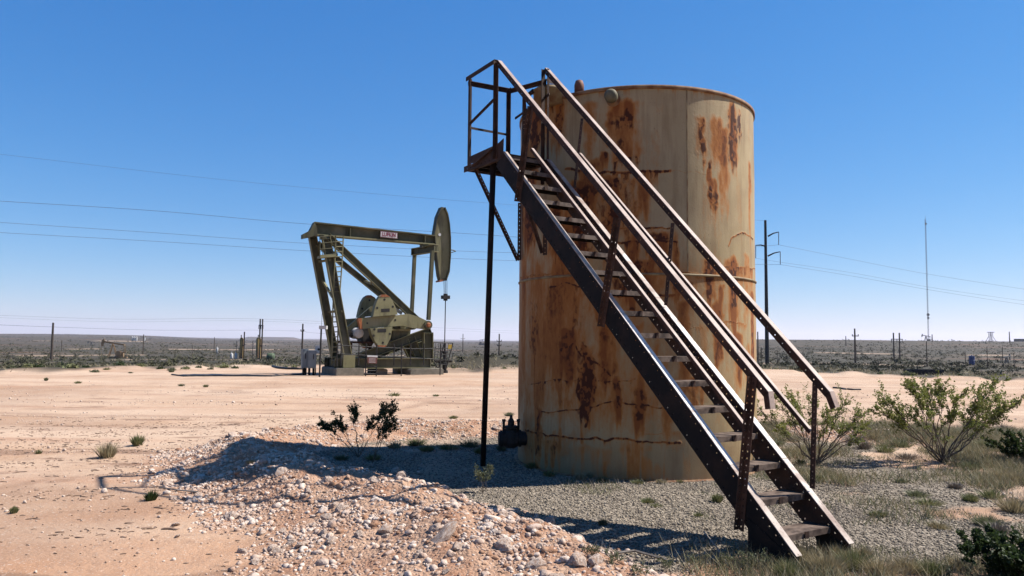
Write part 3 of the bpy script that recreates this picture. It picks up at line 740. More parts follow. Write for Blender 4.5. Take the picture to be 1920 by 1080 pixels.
    dirx = unit(V3(1, .12, 0)); b = MB()
    b.cyl(vc - dirx * .16, vc + dirx * .30, .092, 20)
    for k, rr0 in ((-.14, .105), (-.10, .105), (.05, .11), (.10, .11)):
        b.cyl(vc + dirx * k, vc + dirx * (k + .028), rr0, 20)
    b.lathe(vc - V3(0, 0, .10), [(.05, -.02), (.09, 0), (.112, .05), (.112, .12), (.10, .18), (.08, .20), (.08, .22)], 20)
    vb = b.build('valve_body', M['valve'], root)
    b = MB(); b.lathe(vc + V3(0, 0, .13), [(.09, 0), (.09, .03), (.045, .035), (.04, .10), (.02, .13), (.018, .17)], 16)
    for s in (-1, 1): b.lathe(vc + dirx * .095 * s + V3(0, 0, .08), [(.018, 0), (.018, .13), (.026, .135), (.026, .165), (.0, .17)], 10)
    b.build('valve_bonnet', M['valve'], vb)
    MB().cyl(vc + dirx * .28, vc + dirx * .62, .058, 18).build('outlet_pipe', M['valve'], root)
make_tank()

# ------------------------------------------------------------------ stairs with platform
SA = math.radians(123.09)
su = V3(math.cos(SA), math.sin(SA), 0); sv = V3(math.sin(SA), -math.cos(SA), 0); up = V3(0, 0, 1)
SW = .624; P0 = V3(2.461, 5.796, .234); PL0 = P0 - sv * SW
RUN, RISE = .2222, .21
sd = unit(su * RUN + up * RISE); sn = unit(np.cross(sd, sv)); sn = sn if sn[2] > 0 else -sn      # along the flight, square to it
SLP = RISE / RUN
def onL(px, py): return at_plane(px, py, PL0, sv)
def onR(px, py): return at_plane(px, py, P0, sv)
def make_stairs():
    base = (P0 + PL0) / 2; base = V3(base[0], base[1], 0)
    root = thing('access_stairs', 'rusty steel stairs with perforated stringers climbing to a railed platform beside the tank', 'stairs', base)
    D = .20; LEN = (3.78 + .13) / sd.dot(su)
    for nm, O in (('near', PL0), ('far', P0)):
        st = O - sd * (.13 / sd.dot(su))
        b = MB()
        b.mat(0).perf(st - sn * D, sd, sn, sv, LEN, D, .006, [.028, D - .034], .075, .013, .05)
        for s0, s1, off in ((0, .80, .0), (.80, LEN * .52, .002), (LEN * .52, LEN, .004)):
            b.mat(1).frame(st + sd * s0 + sn * (.001 + off * .5), sd, sv, sn, s1 - s0 - .004, .062, .006)
        b.mat(0).frame(st - sn * (D + .007), sd, sv, sn, LEN, .055, .006)
        b.build('stringer', [M['steel_black'] if nm == 'near' else M['steel'], M['worn']], root)  # near web's shade comes from the darker steel colour
        # foot plate
        fb = O - su * .10
        fl = .38 if nm == 'near' else .24
        b = MB(); b.prism([V3(fb[0], fb[1], -.08) - sv * .008, V3(fb[0], fb[1], -.08) - sv * .008 + su * fl, V3(fb[0], fb[1], .30 if nm == 'near' else .20) - sv * .008 + su * fl, V3(fb[0], fb[1], .10) - sv * .008], sv, .006); b.frame(V3(fb[0], fb[1], -.08) + sv * .0, su, sv, up, .010, .07, .20); b.frame(V3(fb[0], fb[1], -.08) + su * (fl - .01), su, sv, up, .010, .07, .24)
        b.build('foot', M['steel_black'], root)
    for k in range(18):
        z = P0[2] + RISE * k; p = PL0 + su * RUN * k; p = V3(p[0], p[1], z) + sv * .007 - sn * .03
        W = SW - .016
        b = MB(); b.mat(0).frame(p - up * .004, sv, su, up, W, .19, .005)
        b.mat(0).frame(p - up * .045, sv, -su, up, W, .006, .045)
        b.mat(1).frame(p - up * .045 + su * .185, sv, su, up, W, .005, .040)
        # clip in the middle and the two end cleats
        b.mat(2).frame(p - up * .046 + sv * (W * .47) - su * .012, sv, -su, up, .045, .006, .052)
        b.build('tread', [M['tread'], M['steel_black'], M['steel']], root)
    def rail(A, B, O, name, wtop=.055, ws=.055, holes=True, drop=None):
        d = unit(B - A); n = np.cross(d, sv); n = n if n[2] > 0 else -n; L = np.linalg.norm(B - A)
        b = MB(); b.mat(0).frame(A, d, sv, n, L, wtop, .005)
        if holes: b.mat(1).perf(A - n * ws, d, n, sv, L, ws, .005, [ws * .45], .10, .012, .06)
        else: b.mat(1).frame(A - n * ws, d, sv, n, L, .005, ws)
        if drop is not None:
            dd = unit(drop - A); fn = np.cross(dd, sv); fn = fn if fn @ su < 0 else -fn; l = np.linalg.norm(drop - A)
            b.mat(0).frame(A, dd, sv, fn, l, wtop, .005); b.mat(1).frame(A, dd, sv, -fn, l, .005, .045)
        return b.build(name, [M['rail'], M['steel']], root)
    LT, LB = onL(933, 113), onL(1440, 735); RT, RB = onR(1022, 127), onR(1555, 735)
    rail(LB, LT, PL0, 'handrail', drop=onL(1444, 767)); rail(RB, RT, P0, 'handrail', drop=onR(1566, 764))
    rail(onL(1396, 800), onL(996, 278), PL0, 'midrail', .032, .03, False)
    rail(onR(1520, 809), onR(1086, 287), P0, 'midrail', .032, .03, False)
    def post(A, B, side, w=.055, w2=.05, mat=M['post']):
        """angle: one leg flat on the stringer, the other standing off it"""
        d = unit(B - A); L = np.linalg.norm(B - A); x = unit(-su + d * np.dot(su, d)); 
        b = MB(); b.perf(A, d, x, sv * side, L, w, .005, [w * .5], .052, .012, .03)
        b.perf(A, d, sv * side, x, L, w2, .005, [w2 * .55], .052, .012, .03)
        return b.build('post', mat, root)
    for (a, b_) in (((1384, 992), (1409, 706)), ((1127, 612), (1158, 408)), ((971, 378), (996, 200))):
        post(onL(*a) - sv * .001, onL(*b_) - sv * .001, -1)
    for (a, b_) in (((1517, 915), (1522, 718)), ((1244, 572), (1257, 418)), ((1074, 352), (1088, 222))):
        post(onR(*a) + sv * .007, onR(*b_) + sv * .007, 1, .045, .035)
    # platform
    s0, s1, zf = 3.78, 4.62, 3.80
    cor = lambda s, w, z: V3(P0[0], P0[1], 0) + su * s + sv * (w - SW) + up * z     # w: 0 near side, SW far side
    b = MB(); b.frame(cor(s0, .008, zf - .012), su, sv, up, s1 - s0, SW - .016, .008)
    for k in range(5): b.frame(cor(s0 + .1 + k * .17, .01, zf - .06), su, sv, up, .02, SW - .02, .045)
    b.build('platform_floor', M['steel_black'], root)
    b = MB()
    b.perf(cor(s0 - .02, 0, zf - .075), su, up, sv, s1 - s0 + .10, .075, .006, [.035], .09, .016, .05)
    b.frame(cor(s0 - .02, .006, zf - .075), su, sv, up, s1 - s0 + .02, .04, .005)
    b.perf(cor(s0, SW, zf - .075), su, up, sv, s1 - s0, .075, .006, [.035], .09, .016, .05)
    b.frame(cor(s1, .007, zf - .075), sv, su, up, SW - .008, .006, .078)
    b.build('platform_frame', M['steel'], root)
    # kick plate, bent up at the stair end
    b = MB(); b.prism([cor(s1 - .02, -.004, zf + .005), cor(s1 - .02, -.004, zf + .10), cor(s0 + .12, -.004, zf + .12), cor(s0 - .03, -.004, zf + .16), cor(s0 - .02, -.004, zf - .01)], sv, .003)
    b.build('kick_plate', M['steel'], root)
    def angle_post(P, z0, z1, dx, dy, w=.05, m=M['steel']):
        b = MB(); b.frame(V3(P[0], P[1], z0), dx, dy, up, w, .005, z1 - z0); b.frame(V3(P[0], P[1], z0), dy, dx, up, w, .005, z1 - z0); return b.build('post', m, root)
    zt = 4.93
    A_ = cor(s1, .01, 0); B_ = cor(3.93, .01, 0); C_ = cor(s1, SW, 0); D_ = cor(3.82, SW + .01, 0)
    angle_post(A_ - sv * .006, zf - .02, zt, -su, sv); angle_post(B_ - sv * .012, zf - .05, zt, -su, -sv, .045)
    angle_post(C_, zf - .02, zt - .01, -su, -sv, .045); angle_post(D_, zf - .3, zt, su, -sv, .055); angle_post(D_ - su * .06 + sv * .02, zf - .3, zt, su, -sv, .03)
    def hrail(P, Q, z0, z1, w=.05, t=.045, name='guardrail'):
        P = V3(P[0], P[1], z0); Q = V3(Q[0], Q[1], z1); d = unit(Q - P); L = np.linalg.norm(Q - P); n = unit(np.cross(up, d))
        b = MB(); b.frame(P - n * w / 2, d, n, np.cross(d, n), L, w, .005); b.frame(P - n * w / 2, d, n, -np.cross(d, n), L, .005, t); return b.build(name, [M['rail'] if name == 'top' else M['steel']], root)
    hrail(A_ - sv * .01, B_ - sv * .01, zt, zt + .02, .07, .05)
    hrail(C_, A_, zt - .02, zt - .04, .045, .05)
    hrail(B_ - su * .0, A_, zf + .72, zf + .53, .02, .025); hrail(A_, C_, zf + .50, zf + .50, .025, .025)
    hrail(D_, C_, zt - .13, zt - .03, .045, .045)
    q = at_y(1045, 152, 9.35); hrail(D_, q, zt - .12, q[2], .05, .05)
    # braces from the platform to the tank wall
    def brace(P, Q, w=.045):
        d = unit(Q - P); L = np.linalg.norm(Q - P); x = unit(np.cross(d, up)); x = x if x[0] > 0 else -x; n = np.cross(d, x)
        b = MB(); b.perf(P, d, x, n, L, w, .005, [w / 2], .05, .012, .03); b.frame(P, d, x, n, L, .005, w * .8); return b.build('brace', M['post'], root)
    brace(cor(4.45, .02, zf - .07), at_y(970, 487, 9.95)); brace(cor(3.95, .30, zf - .12), at_y(1018, 474, 9.05))
    brace(cor(4.45, -.035, zf - .05), cor(3.98, -.035, zf + .07), .03)
    q0 = at_y(970, 488, 9.95)
    for (px, y0, y1, Y) in ((970, 488, 380, 9.95), (978, 345, 183, 9.75), (1018, 478, 440, 9.02)):
        A = at_y(px, y0, Y); B = V3(A[0], A[1], at_y(px, y1, Y)[2])
        b = MB(); x = unit(V3(.9, -.25, 0)); n = V3(-x[1], x[0], 0); b.perf(A, up, x, n, B[2] - A[2], .05, .006, [.025], .055, .013, .03); b.frame(A, x, n, up, .006, .06, B[2] - A[2]); b.build('wall_bracket', M['post'], root)
    b = MB(); b.bar(at_y(966, 222, 9.6), at_y(1000, 198, 9.2), .03, .01, (0, 0, 1)); b.bar(at_y(1000, 198, 9.2), at_y(1030, 176, 8.95), .03, .01, (0, 0, 1)); b.build('tie_bar', M['steel'], root)
    # leaning support pole
    tp = at_plane(925, 300, cor(0, .02, 0), sv); tp = at_y(925, 306, 9.0)
    bt = on_ground(905, 873); b = MB(); b.tube([V3(bt[0], bt[1], bt[2] - .15), tp], .036, 14); b.build('support_pole', M['steel_black'], root, True)
    b = MB(); b.box(tp + V3(0, 0, .01), .12, .12, .012); b.build('pole_cap', M['steel_black'], root)
make_stairs()

# ------------------------------------------------------------------ the large olive pumping unit
JA = math.radians(28)
je = V3(math.cos(JA), math.sin(JA), 0); jn = V3(-math.sin(JA), math.cos(JA), 0)
JO = at_y(722, 690, 33.4); JO = V3(JO[0], JO[1], 0)
def J(px, py, t=0.0): return at_plane(px, py, JO + jn * t, jn)
def c1(x, y): return 540 + x / 3.0, 370 + y / 3.0             # coordinates read off an enlarged view
def Jc(x, y, t=0.0): return J(*c1(x, y), t)
def text_mesh(s, size, depth=.004):
    cu = bpy.data.curves.new('lettering', 'FONT'); cu.body = s; cu.size = size; cu.extrude = depth; cu.align_x = 'CENTER'; cu.align_y = 'CENTER'; cu.offset = size * .012
    o = bpy.data.objects.new('tmp_text', cu); col.objects.link(o)
    bpy.context.view_layer.update()
    dg = bpy.context.evaluated_depsgraph_get(); me = bpy.data.meshes.new_from_object(o.evaluated_get(dg)); 
    v = [np.array(q.co) for q in me.vertices]; f = [tuple(p.vertices) for p in me.polygons]
    bpy.data.objects.remove(o); bpy.data.curves.remove(cu); bpy.data.meshes.remove(me)
    return v, f
def put_text(b, s, size, C, ex, ey, squeeze=1.0):
    v, f = text_mesh(s, size); ez = np.cross(ex, ey)
    b.add([C + ex * q[0] * squeeze + ey * q[1] + ez * q[2] for q in v], f)
def make_pumpjack():
    root = thing('pump_jack', 'large olive green pump jack with orange tipped counterweights and tall horse head', 'pump jack', JO)
    OL, O2 = M['olive'], M['olive2']  # shaded and sunlit tone of one paint
    def ibeam(A, B, h, w, name, t=0, mats=None, par=None, side=None, tf=.022):
        """beam between two points of the unit's planes: web upright, flanges across"""
        d = unit(B - A); L = np.linalg.norm(B - A); S = unit(jn - d * np.dot(jn, d)) if side is None else side; N = np.cross(S, d)
        b = MB(); b.mat(0).frame(A - N * h / 2 - S * tf / 2, d, N, S, L, h, tf)
        b.mat(1).frame(A + N * (h / 2 + .001) - S * w / 2, d, S, N, L, w, tf); b.mat(1).frame(A - N * (h / 2 + tf + .001) - S * w / 2, d, S, N, L, w, tf)
        for k in (0.02, .98): b.mat(0).frame(A + d * L * k - N * h / 2 - S * w / 2 * .98, d, S, N, .02, w * .98, h)
        return b.build(name, mats or [OL, O2], par or root)
    # base skid and cross members
    zb = .78
    g0, g1 = Jc(262, 930, -.85), Jc(805, 935, -.85)
    for t in (-.85, .85):
        A = JO + je * ((g0 - JO) @ je) + jn * t + up * .50; B = JO + je * ((g1 - JO) @ je) + jn * t + up * .50
        ibeam(A, B, .38, .22, 'skid_beam')
    b = MB()
    for k in range(7):
        s = (g0 - JO) @ je + .25 + k * ((g1 - g0) @ je - .5) / 6
        b.box(JO + je * s + up * .50, .12, 1.66, .28, je, jn)
    b.build('cross_members', OL, root)
    # walking beam
    top = [Jc(150, 137), Jc(828, 212)]; bot = [Jc(165, 212), Jc(826, 266)]
    A, B = (top[0] + bot[0]) / 2, (top[1] + bot[1]) / 2
    d = unit(B - A); N = unit(np.cross(jn, d)); N = N if N[2] > 0 else -N
    b = MB(); b.mat(0).prism([top[0] - jn * .02, top[1] - jn * .02, bot[1] - jn * .02, bot[0] - jn * .02], jn, .04)
    b.mat(0).prism([Jc(150, 137, -.20), Jc(828, 212, -.20), Jc(828, 218, -.20), Jc(150, 144, -.20)], jn, .40)
    b.mat(1).prism([Jc(165, 205, -.20), Jc(826, 260, -.20), Jc(826, 267, -.20), Jc(165, 214, -.20)], jn, .40)
    for x in (770, 520, 350):
        b.mat(0).prism([Jc(x, 150 + (x - 150) * .11, -.19), Jc(x + 4, 150 + (x - 150) * .11, -.19), Jc(x + 4, 205 + (x - 165) * .083, -.19), Jc(x, 205 + (x - 165) * .083, -.19)], jn, .38)
    b.mat(0).prism([Jc(165, 176, -.21), Jc(165, 214, -.21), Jc(85, 230, -.21), Jc(85, 206, -.21), Jc(125, 186, -.21), Jc(150, 137, -.21)], jn, .42)
    beam = b.build('walking_beam', [OL, O2], root)
    # name plate
    sc = Jc(568, 211, -.235); ex = unit(Jc(616, 216, -.235) - Jc(520, 206, -.235)); eN = unit(np.cross(jn, ex)); eN = eN if eN[2] > 0 else -eN
    wv = np.linalg.norm(Jc(616, 216, -.235) - Jc(520, 206, -.235)); hv = .27
    b = MB(); b.box(sc, wv, .02, hv, ex, jn, eN); pl = b.build('name_plate', M['white'], beam)
    b = MB(); put_text(b, 'LUFKIN', .25, sc - jn * .016, ex, eN, wv * .86 / .85 * .95)
    for (u_, v_, a_, c_) in ((0, .127, wv * .98, .010), (0, -.127, wv * .98, .010), (wv * .487, 0, .010, .25), (-wv * .487, 0, .010, .25)):
        b.box(sc + ex * u_ + eN * v_ - jn * .013, a_, .006, c_, ex, jn, eN)
    lt = b.build('lettering', M['sign_red'], pl)
    # horse head
    prof = [(855, 57), (872, 60), (888, 95), (898, 150), (904, 230), (904, 330), (897, 420), (880, 470), (852, 475), (842, 440), (828, 330), (816, 205), (832, 110)]
    hc = [V3(*Jc(x, y)) for x, y in prof]; cen = sum(hc) / len(hc)
    b = MB()
    inner = [cen + (p - cen) * .96 for p in hc]
    b.mat(1).prism([p - jn * .16 for p in inner], jn, .32)
    n_ = len(hc)
    for i in range(n_):
        p, q = hc[i], hc[(i + 1) % n_]; wd = .29 if i in (1, 2, 3, 4, 5, 6) else .18
        pi, qi = cen + (p - cen) * .93, cen + (q - cen) * .93
        b.mat(0).prism([p - jn * wd, q - jn * wd, qi - jn * wd, pi - jn * wd], jn, 2 * wd)
    b.mat(2).prism([Jc(852, 466, -.225), Jc(872, 462, -.225), Jc(872, 473, -.225), Jc(852, 476, -.225)], jn, .45)
    b.mat(1).prism([Jc(845, 275, -.13), Jc(860, 255, -.13), Jc(860, 264, -.13), Jc(845, 284, -.13)], jn, .03)
    b.build('horse_head', [OL, O2, M['orange']], root)
    b = MB(); q = Jc(853, 210, -.162); b.cyl(q, q - jn * .012, .07, 14); b.build('round_decal', M['white'], root)
    b = MB(); q = [Jc(903, 293), Jc(930, 297), Jc(944, 303), Jc(915, 312)]
    for i in range(4): b.cyl(q[i], q[(i + 1) % 4], .022, 6)
    b.build('head_latch', OL, root)
    # samson post: two long legs, two raking struts
    def leg(a, b_, t0, t1, w, name='samson_leg', mats=None):
        A, B = Jc(*a, t0), Jc(*b_, t1); return ibeam(A, B, w, w * .95, name, mats=mats)
    leg((212, 222), (338, 912), -.35, -.95, .30); leg((138, 222), (268, 925), .35, .95, .29)
    leg((222, 218), (722, 688), -.35, -.80, .24, 'samson_strut'); leg((165, 259), (625, 631), .35, .80, .20, 'samson_strut')
    b = MB(); b.bar(Jc(200, 290, -.4), Jc(270, 330, .5), .22, .16, (0, 0, 1)); b.bar(Jc(190, 225, -.55), Jc(190, 225, .55), .20, .20, (0, 0, 1)); b.build('saddle_bearing', OL, root)
    for (a, b_, t0, t1) in (((172, 362), (236, 352), .5, -.5), ((190, 460), (250, 560), .6, -.6), ((225, 645), (305, 640), .75, -.8), ((430, 470), (470, 485), .5, -.5)):
        MB().bar(Jc(*a, t0), Jc(*b_, t1), .10, .08, (0, 0, 1)).build('cross_tie', O2, root)
    p = Jc(338, 945, -.95); pz = p[2]
    MB().box(V3(p[0], p[1], .60), .50, .34, .52, je, jn).build('pedestal', O2, root)
    MB().box(V3(*(p + jn * 1.9))[:3] * V3(1, 1, 0) + up * .60, .50, .34, .52, je, jn).build('pedestal', OL, root)
    # ladder with cage
    b = MB(); t = -.62
    for (a, b_) in (((268, 216), (306, 216)),): pass
    Lr = [(268, 214), (262, 400), (252, 640), (246, 940)]; Rr_ = [(312, 216), (302, 400), (284, 640), (278, 860)]
    b.tube([Jc(*q, t) for q in Lr], .030, 6); b.tube([Jc(*q, t) for q in Rr_], .030, 6)
    for k in range(26):
        y = 222 + k * 28.2
        xl = np.interp(y, [q[1] for q in Lr], [q[0] for q in Lr]); xr = np.interp(y, [q[1] for q in Rr_], [q[0] for q in Rr_])
        b.cyl(Jc(xl, y, t), Jc(xr, y - 2, t), .026, 6)
    b.build('ladder', O2, root)
    b = MB()
    for y in (222, 258, 292, 326): b.cyl(Jc(180, y, -.7), Jc(272, y - 8, -.7), .018, 6)
    for x in (180, 196, 270): b.cyl(Jc(x, 218, -.7), Jc(x, 338, -.7), .018, 6)
    b.mat(1).prism([Jc(182, 326, -.72), Jc(272, 320, -.72), Jc(272, 334, -.72), Jc(182, 340, -.72)], jn, .55)
    b.build('ladder_cage', [OL, O2], root)
    # equalizer, pitmans
    E0, E1 = Jc(836, 286, -1.0), Jc(702, 308, 1.0)
    ibeam(E1, E0, .28, .24, 'equalizer', side=unit(np.cross(E0 - E1, up)))
    b = MB(); q = Jc(765, 272, 0); b.box(q, .30, .34, .22, je, jn); b.build('equalizer_bearing', OL, root)
    b = MB(); b.bar(Jc(812, 300, -1.0), Jc(790, 690, -1.0), .20, .14, jn); b.build('pitman_arm', OL, root)
    b = MB(); b.bar(Jc(712, 322, 1.0), Jc(696, 652, 1.0), .18, .14, jn); b.build('pitman_arm', OL, root)
    # cranks and counterweights
    def crank(t0, dx, dy, near):
        K = lambda x, y, t: Jc(x + dx, y + dy, t)
        th = .24
        arm = [(397, 682), (620, 662), (680, 655), (735, 672), (785, 696), (803, 715), (800, 735), (780, 742), (700, 735), (645, 722), (412, 740)]
        b = MB(); b.mat(0).prism([K(x, y, t0) for x, y in arm], jn, th)
        b.mat(1).prism([K(394, 681, t0 - .01), K(414, 680, t0 - .01), K(420, 741, t0 - .01), K(408, 742, t0 - .01)], jn, th + .02)
        cr = b.build('crank_arm', [O2, M['orange']], root)
        up_ = [(478, 672), (618, 660), (604, 615), (588, 580), (572, 558), (552, 547), (534, 547), (516, 558), (500, 585), (488, 625)]
        lo = [(462, 737), (472, 775), (488, 806), (505, 832), (520, 845), (540, 845), (556, 832), (578, 790), (588, 728)]
        for pts, tip in ((up_, [(516, 560), (534, 546), (552, 546), (574, 560)]), (lo, [(504, 832), (520, 846), (540, 846), (556, 833)])):
            b = MB(); b.mat(0).prism([K(x, y, t0 - .16) for x, y in pts], jn, .34); b.mat(1).prism([K(x, y, t0 - .17) for x, y in tip], jn, .36)
            cw = b.build('counterweight', [O2, M['orange']], root)
            cx = sum(q[0] for q in pts) / len(pts); cy = sum(q[1] for q in pts) / len(pts)
            b = MB(); sl = (548, 636) if pts is up_ else (528, 750)
            b.prism([K(sl[0] - 24, sl[1] - 9, t0 - .165), K(sl[0] + 24, sl[1] - 11, t0 - .165), K(sl[0] + 24, sl[1] + 8, t0 - .165), K(sl[0] - 24, sl[1] + 10, t0 - .165)], jn, .02)
            b.build('slot', M['black'], cw)
            for hx, hy in (((543, 575), (502, 622), (590, 615)) if pts is up_ else ((534, 818), (482, 778), (573, 768), (487, 742))):
                q = K(hx, hy, t0 - .166); MB().cyl(q, q + jn * .02, .05, 10).build('bolt_hole', M['black'], cw)
        b = MB(); q = K(604, 690, t0 - .01); b.cyl(q, q + jn * .02, .045, 10)
        q = K(446, 708, t0 - .01); b.cyl(q, q + jn * .02, .04, 10); b.build('bolt_head', M['black'], cr)
        q = K(790, 718, t0 - .10); b = MB(); b.cyl(q, q + jn * .44, .19, 20); pn = b.build('crank_pin', OL, root)
        b = MB(); b.lathe(q, [(.11, 0), (.11, .03), (.06, .05), (.06, .09)], 16, -jn); b.build('pin_nut', M['orange'], pn)
    crank(-1.12, 0, 0, True)
    # the far crank, seen beyond the gear box (its own measured offset comes from its distance across)
    def far_shift():
        q = Jc(545, 700, -1.12) + jn * 2.14; x, y = project(q); return (x - 540) * 3 - 545, (y - 370) * 3 - 700
    fx, fy = far_shift(); crank(1.0, fx, fy, False)
    # gear reducer and its stand
    b = MB(); g = [(590, 745), (660, 742), (690, 752), (684, 800), (640, 815), (585, 812)]
    b.prism([Jc(x, y, -.6) for x, y in g], jn, 1.2)
    b.prism([Jc(x, y, -.5) for x, y in ((560, 700), (650, 660), (668, 700), (650, 745), (590, 748))], jn, 1.0)
    b.build('gear_box', OL, root)
    b = MB(); b.prism([Jc(x, y, -.7) for x, y in ((520, 740), (690, 740), (690, 752), (520, 752))], jn, 1.4); b.build('gear_box_cover', O2, root)
    b = MB(); b.cyl(Jc(568, 700, -1.1), Jc(568, 700, -1.1) + jn * 2.2, .16, 16); b.build('crank_shaft', OL, root)
    ibeam(Jc(395, 905, -.62), Jc(806, 752, -.62), .34, .24, 'frame_brace')
    ibeam(Jc(445, 905, .7), Jc(760, 785, .7), .30, .22, 'frame_brace')
    for (a, b_, t) in (((786, 760), (786, 930), -.75), ((740, 785), (742, 920), .8)): ibeam(Jc(*a, t), Jc(*b_, t), .40, .26, 'frame_post')
    for (a, b_, t) in (((690, 790), (740, 915), -.55), ((655, 815), (705, 915), .2)): ibeam(Jc(*a, t), Jc(*b_, t), .30, .24, 'frame_leg')
    # prime mover on its own deck, belt guard
    b = MB(); b.prism([Jc(x, y, -.75) for x, y in ((325, 808), (480, 812), (480, 824), (325, 820))], jn, 1.4)
    for x in (352, 462): b.bar(Jc(x, 820, -.5), Jc(x - 4, 900, -.5), .12, .12, (0, 0, 1))
    b.build('motor_deck', M['steel'], root)
    q = Jc(400, 764, -.70); mot = MB().lathe(q, [(.19, 0), (.21, .02), (.21, .30), (.25, .32), (.25, .80), (.2, .84)], 20, jn).build('electric_motor', M['white'], root, True)
    b = MB(); b.box(Jc(452, 780, -.2), .75, .75, .62, je, jn); b.cyl(Jc(350, 768, -.45), Jc(350, 768, -.45) + jn * .4, .16, 14); b.build('motor_housing', M['black'], root)
    b = MB(); b.box(Jc(330, 797, -.7), .22, .22, .20, je, jn); b.build('junction_box', M['white'], root)
    b = MB(); b.prism([Jc(x, y, -.30) for x, y in ((315, 748), (328, 735), (470, 612), (488, 612), (490, 628), (400, 700), (350, 760), (322, 768))], jn, .18); b.build('belt_guard', O2, root)
    # brake lever and long stiffener under the raking strut
    MB().bar(Jc(600, 628, -.5), Jc(640, 652, -.5), .14, .10, (0, 0, 1)).build('strut_bracket', M['white'], root)
    # bridle, carrier bar, polished rod
    b = MB(); Rr0 = Jc(889, 556)
    for dx, dt in ((-8, -.12), (0, .12), (9, 0)): b.tube([Jc(896 if dx > 0 else 890, 360 if dx > 0 else 440, dt), Jc(885 + dx, 470, dt), Jc(886 + dx * .9, 548, dt)], .014, 6)
    b.build('bridle', M['black'], root)
    q = Jc(886, 562); b = MB(); b.box(q, .34, .30, .16, je, jn); b.cyl(q - up * .16, q + up * .16, .10, 12); b.build('carrier_bar', M['black'], root)
    MB().cyl(Jc(886, 575), Jc(880, 880), .022, 8).build('polished_rod', M['steel_black'], root)
make_pumpjack()

# footings, guards and gear round the pumping unit, each a thing of its own
def blk(x0, x1, ytop, ybot, t, depth, lb):
    a = at_plane(*c1(x0, ybot), JO + jn * t, jn); c = at_plane(*c1(x1, ybot), JO + jn * t, jn); h = at_plane(*c1(x0, ytop), JO + jn * t, jn)[2]
    a = V3(a[0], a[1], -.05); L = (c - a) @ je
    b = MB(); w = .05
    b.prism([a, a + je * L, a + je * L + up * (h), a + je * (L - w) + up * (h + .05), a + je * w + up * (h + .05), a + up * h], jn, depth)
    tag(b.build('concrete_footing', M['concrete']), lb, 'footing', 'concrete footings under the pump jack')
blk(272, 428, 962, 1000, -1.25, 2.5, 'long cracked concrete footing under the rear of the olive pump jack')
blk(690, 875, 966, 1002, -1.35, 2.4, 'concrete footing under the well end of the olive pump jack')
blk(500, 560, 966, 996, -.6, 1.4, 'small concrete footing midway under the olive pump jack')
def guard():
    t = -1.9
    root = thing('guard_railing', 'black pipe guard railing along the near side of the olive pump jack', 'railing', V3(*Jc(600, 980, t)) * V3(1, 1, 0))
    xs = [278, 300, 400, 440, 500, 598, 640, 690, 765, 858]
    for x in xs:
        b = MB(); tp = Jc(x, 822 if x > 390 else 824, t); b.cyl(V3(tp[0], tp[1], -.05 if x in (440, 500, 640, 858) else .45), tp, .026, 6); b.build('post', M['black'], root)
    for y0, y1, x0, x1 in ((832, 852, 278, 690), (852, 850, 690, 860), (880, 912, 278, 860), (950, 952, 440, 500), (975, 975, 440, 500), (992, 993, 440, 500)):
        MB().cyl(Jc(x0, y0, t), Jc(x1, y1, t), .022, 6).build('rail', M['black'], root)
guard()
b = MB(); q = [Jc(x, y, -1.95) for x, y in ((446, 890), (504, 892), (500, 935), (448, 933))]; b.mat(0).prism(q, jn, .012)
q = [Jc(x, y, -1.955) for x, y in ((446, 888), (504, 890), (504, 900), (446, 898))]; b.mat(1).prism(q, jn, .004)
for k in range(4): b.mat(1).prism([Jc(x, y, -1.952) for x, y in ((455, 906 + k * 7), (492, 907 + k * 7), (492, 908.6 + k * 7), (455, 907.6 + k * 7))], jn, .003)
o = b.build('warning_sign', [M['sign_dark'], M['white']], base=Jc(475, 930, -1.95)); tag(o, 'faded dark red warning sign with a pale strip wired to the guard railing', 'sign')
def well_guard():
    root = thing('wellhead_cage', 'leaning black mesh cage around the wellhead with a yellow tag at its top corner', 'guard', V3(*Jc(860, 985, 0)) * V3(1, 1, 0))
    for t in (-.75, .65):
        b = MB()
        P = {k: Jc(*v, t) for k, v in dict(a=(820, 816), b=(928, 820), c=(884, 985), d=(842, 960), e=(806, 900), f=(878, 817), g=(848, 960)).items()}
        for s_ in ('ab', 'bc', 'ae', 'fg', 'ed'): b.cyl(P[s_[0]], P[s_[1]], .026, 6)
        for y, x0, x1 in ((850, 812, 920), (884, 806, 912), (915, 808, 900), (940, 836, 893)): b.cyl(Jc(x0, y, t), Jc(x1, y, t), .014, 6)
        for k in range(5): b.cyl(Jc(832 + k * 18, 818, t), Jc(818 + k * 17, 935 + k * 5, t), .010, 5)
        b.build('mesh_panel', M['black'], root)
    b = MB(); b.prism([Jc(x, y, -.78) for x, y in ((903, 828), (923, 828), (919, 852), (900, 852))], jn, .015); b.build('yellow_tag', M['yellow'], root)
well_guard()
wh = thing('wellhead', 'small black wellhead tree inside the mesh cage', 'wellhead', V3(*Jc(878, 985, 0)) * V3(1, 1, 0))
q = V3(*Jc(880, 985, 0)) * V3(1, 1, 0)
MB().lathe(q, [(.16, -.1), (.16, .12), (.10, .14), (.10, .40), (.15, .42), (.15, .48), (.08, .5), (.08, .9), (.12, .92), (.12, 1.0), (.05, 1.02), (.05, 1.35)], 14).build('casing_head', M['black'], wh)
MB().cyl(q + up * .55 - je * .5, q + up * .55 + je * .35, .06, 8).build('flow_tee', M['steel_black'], wh)
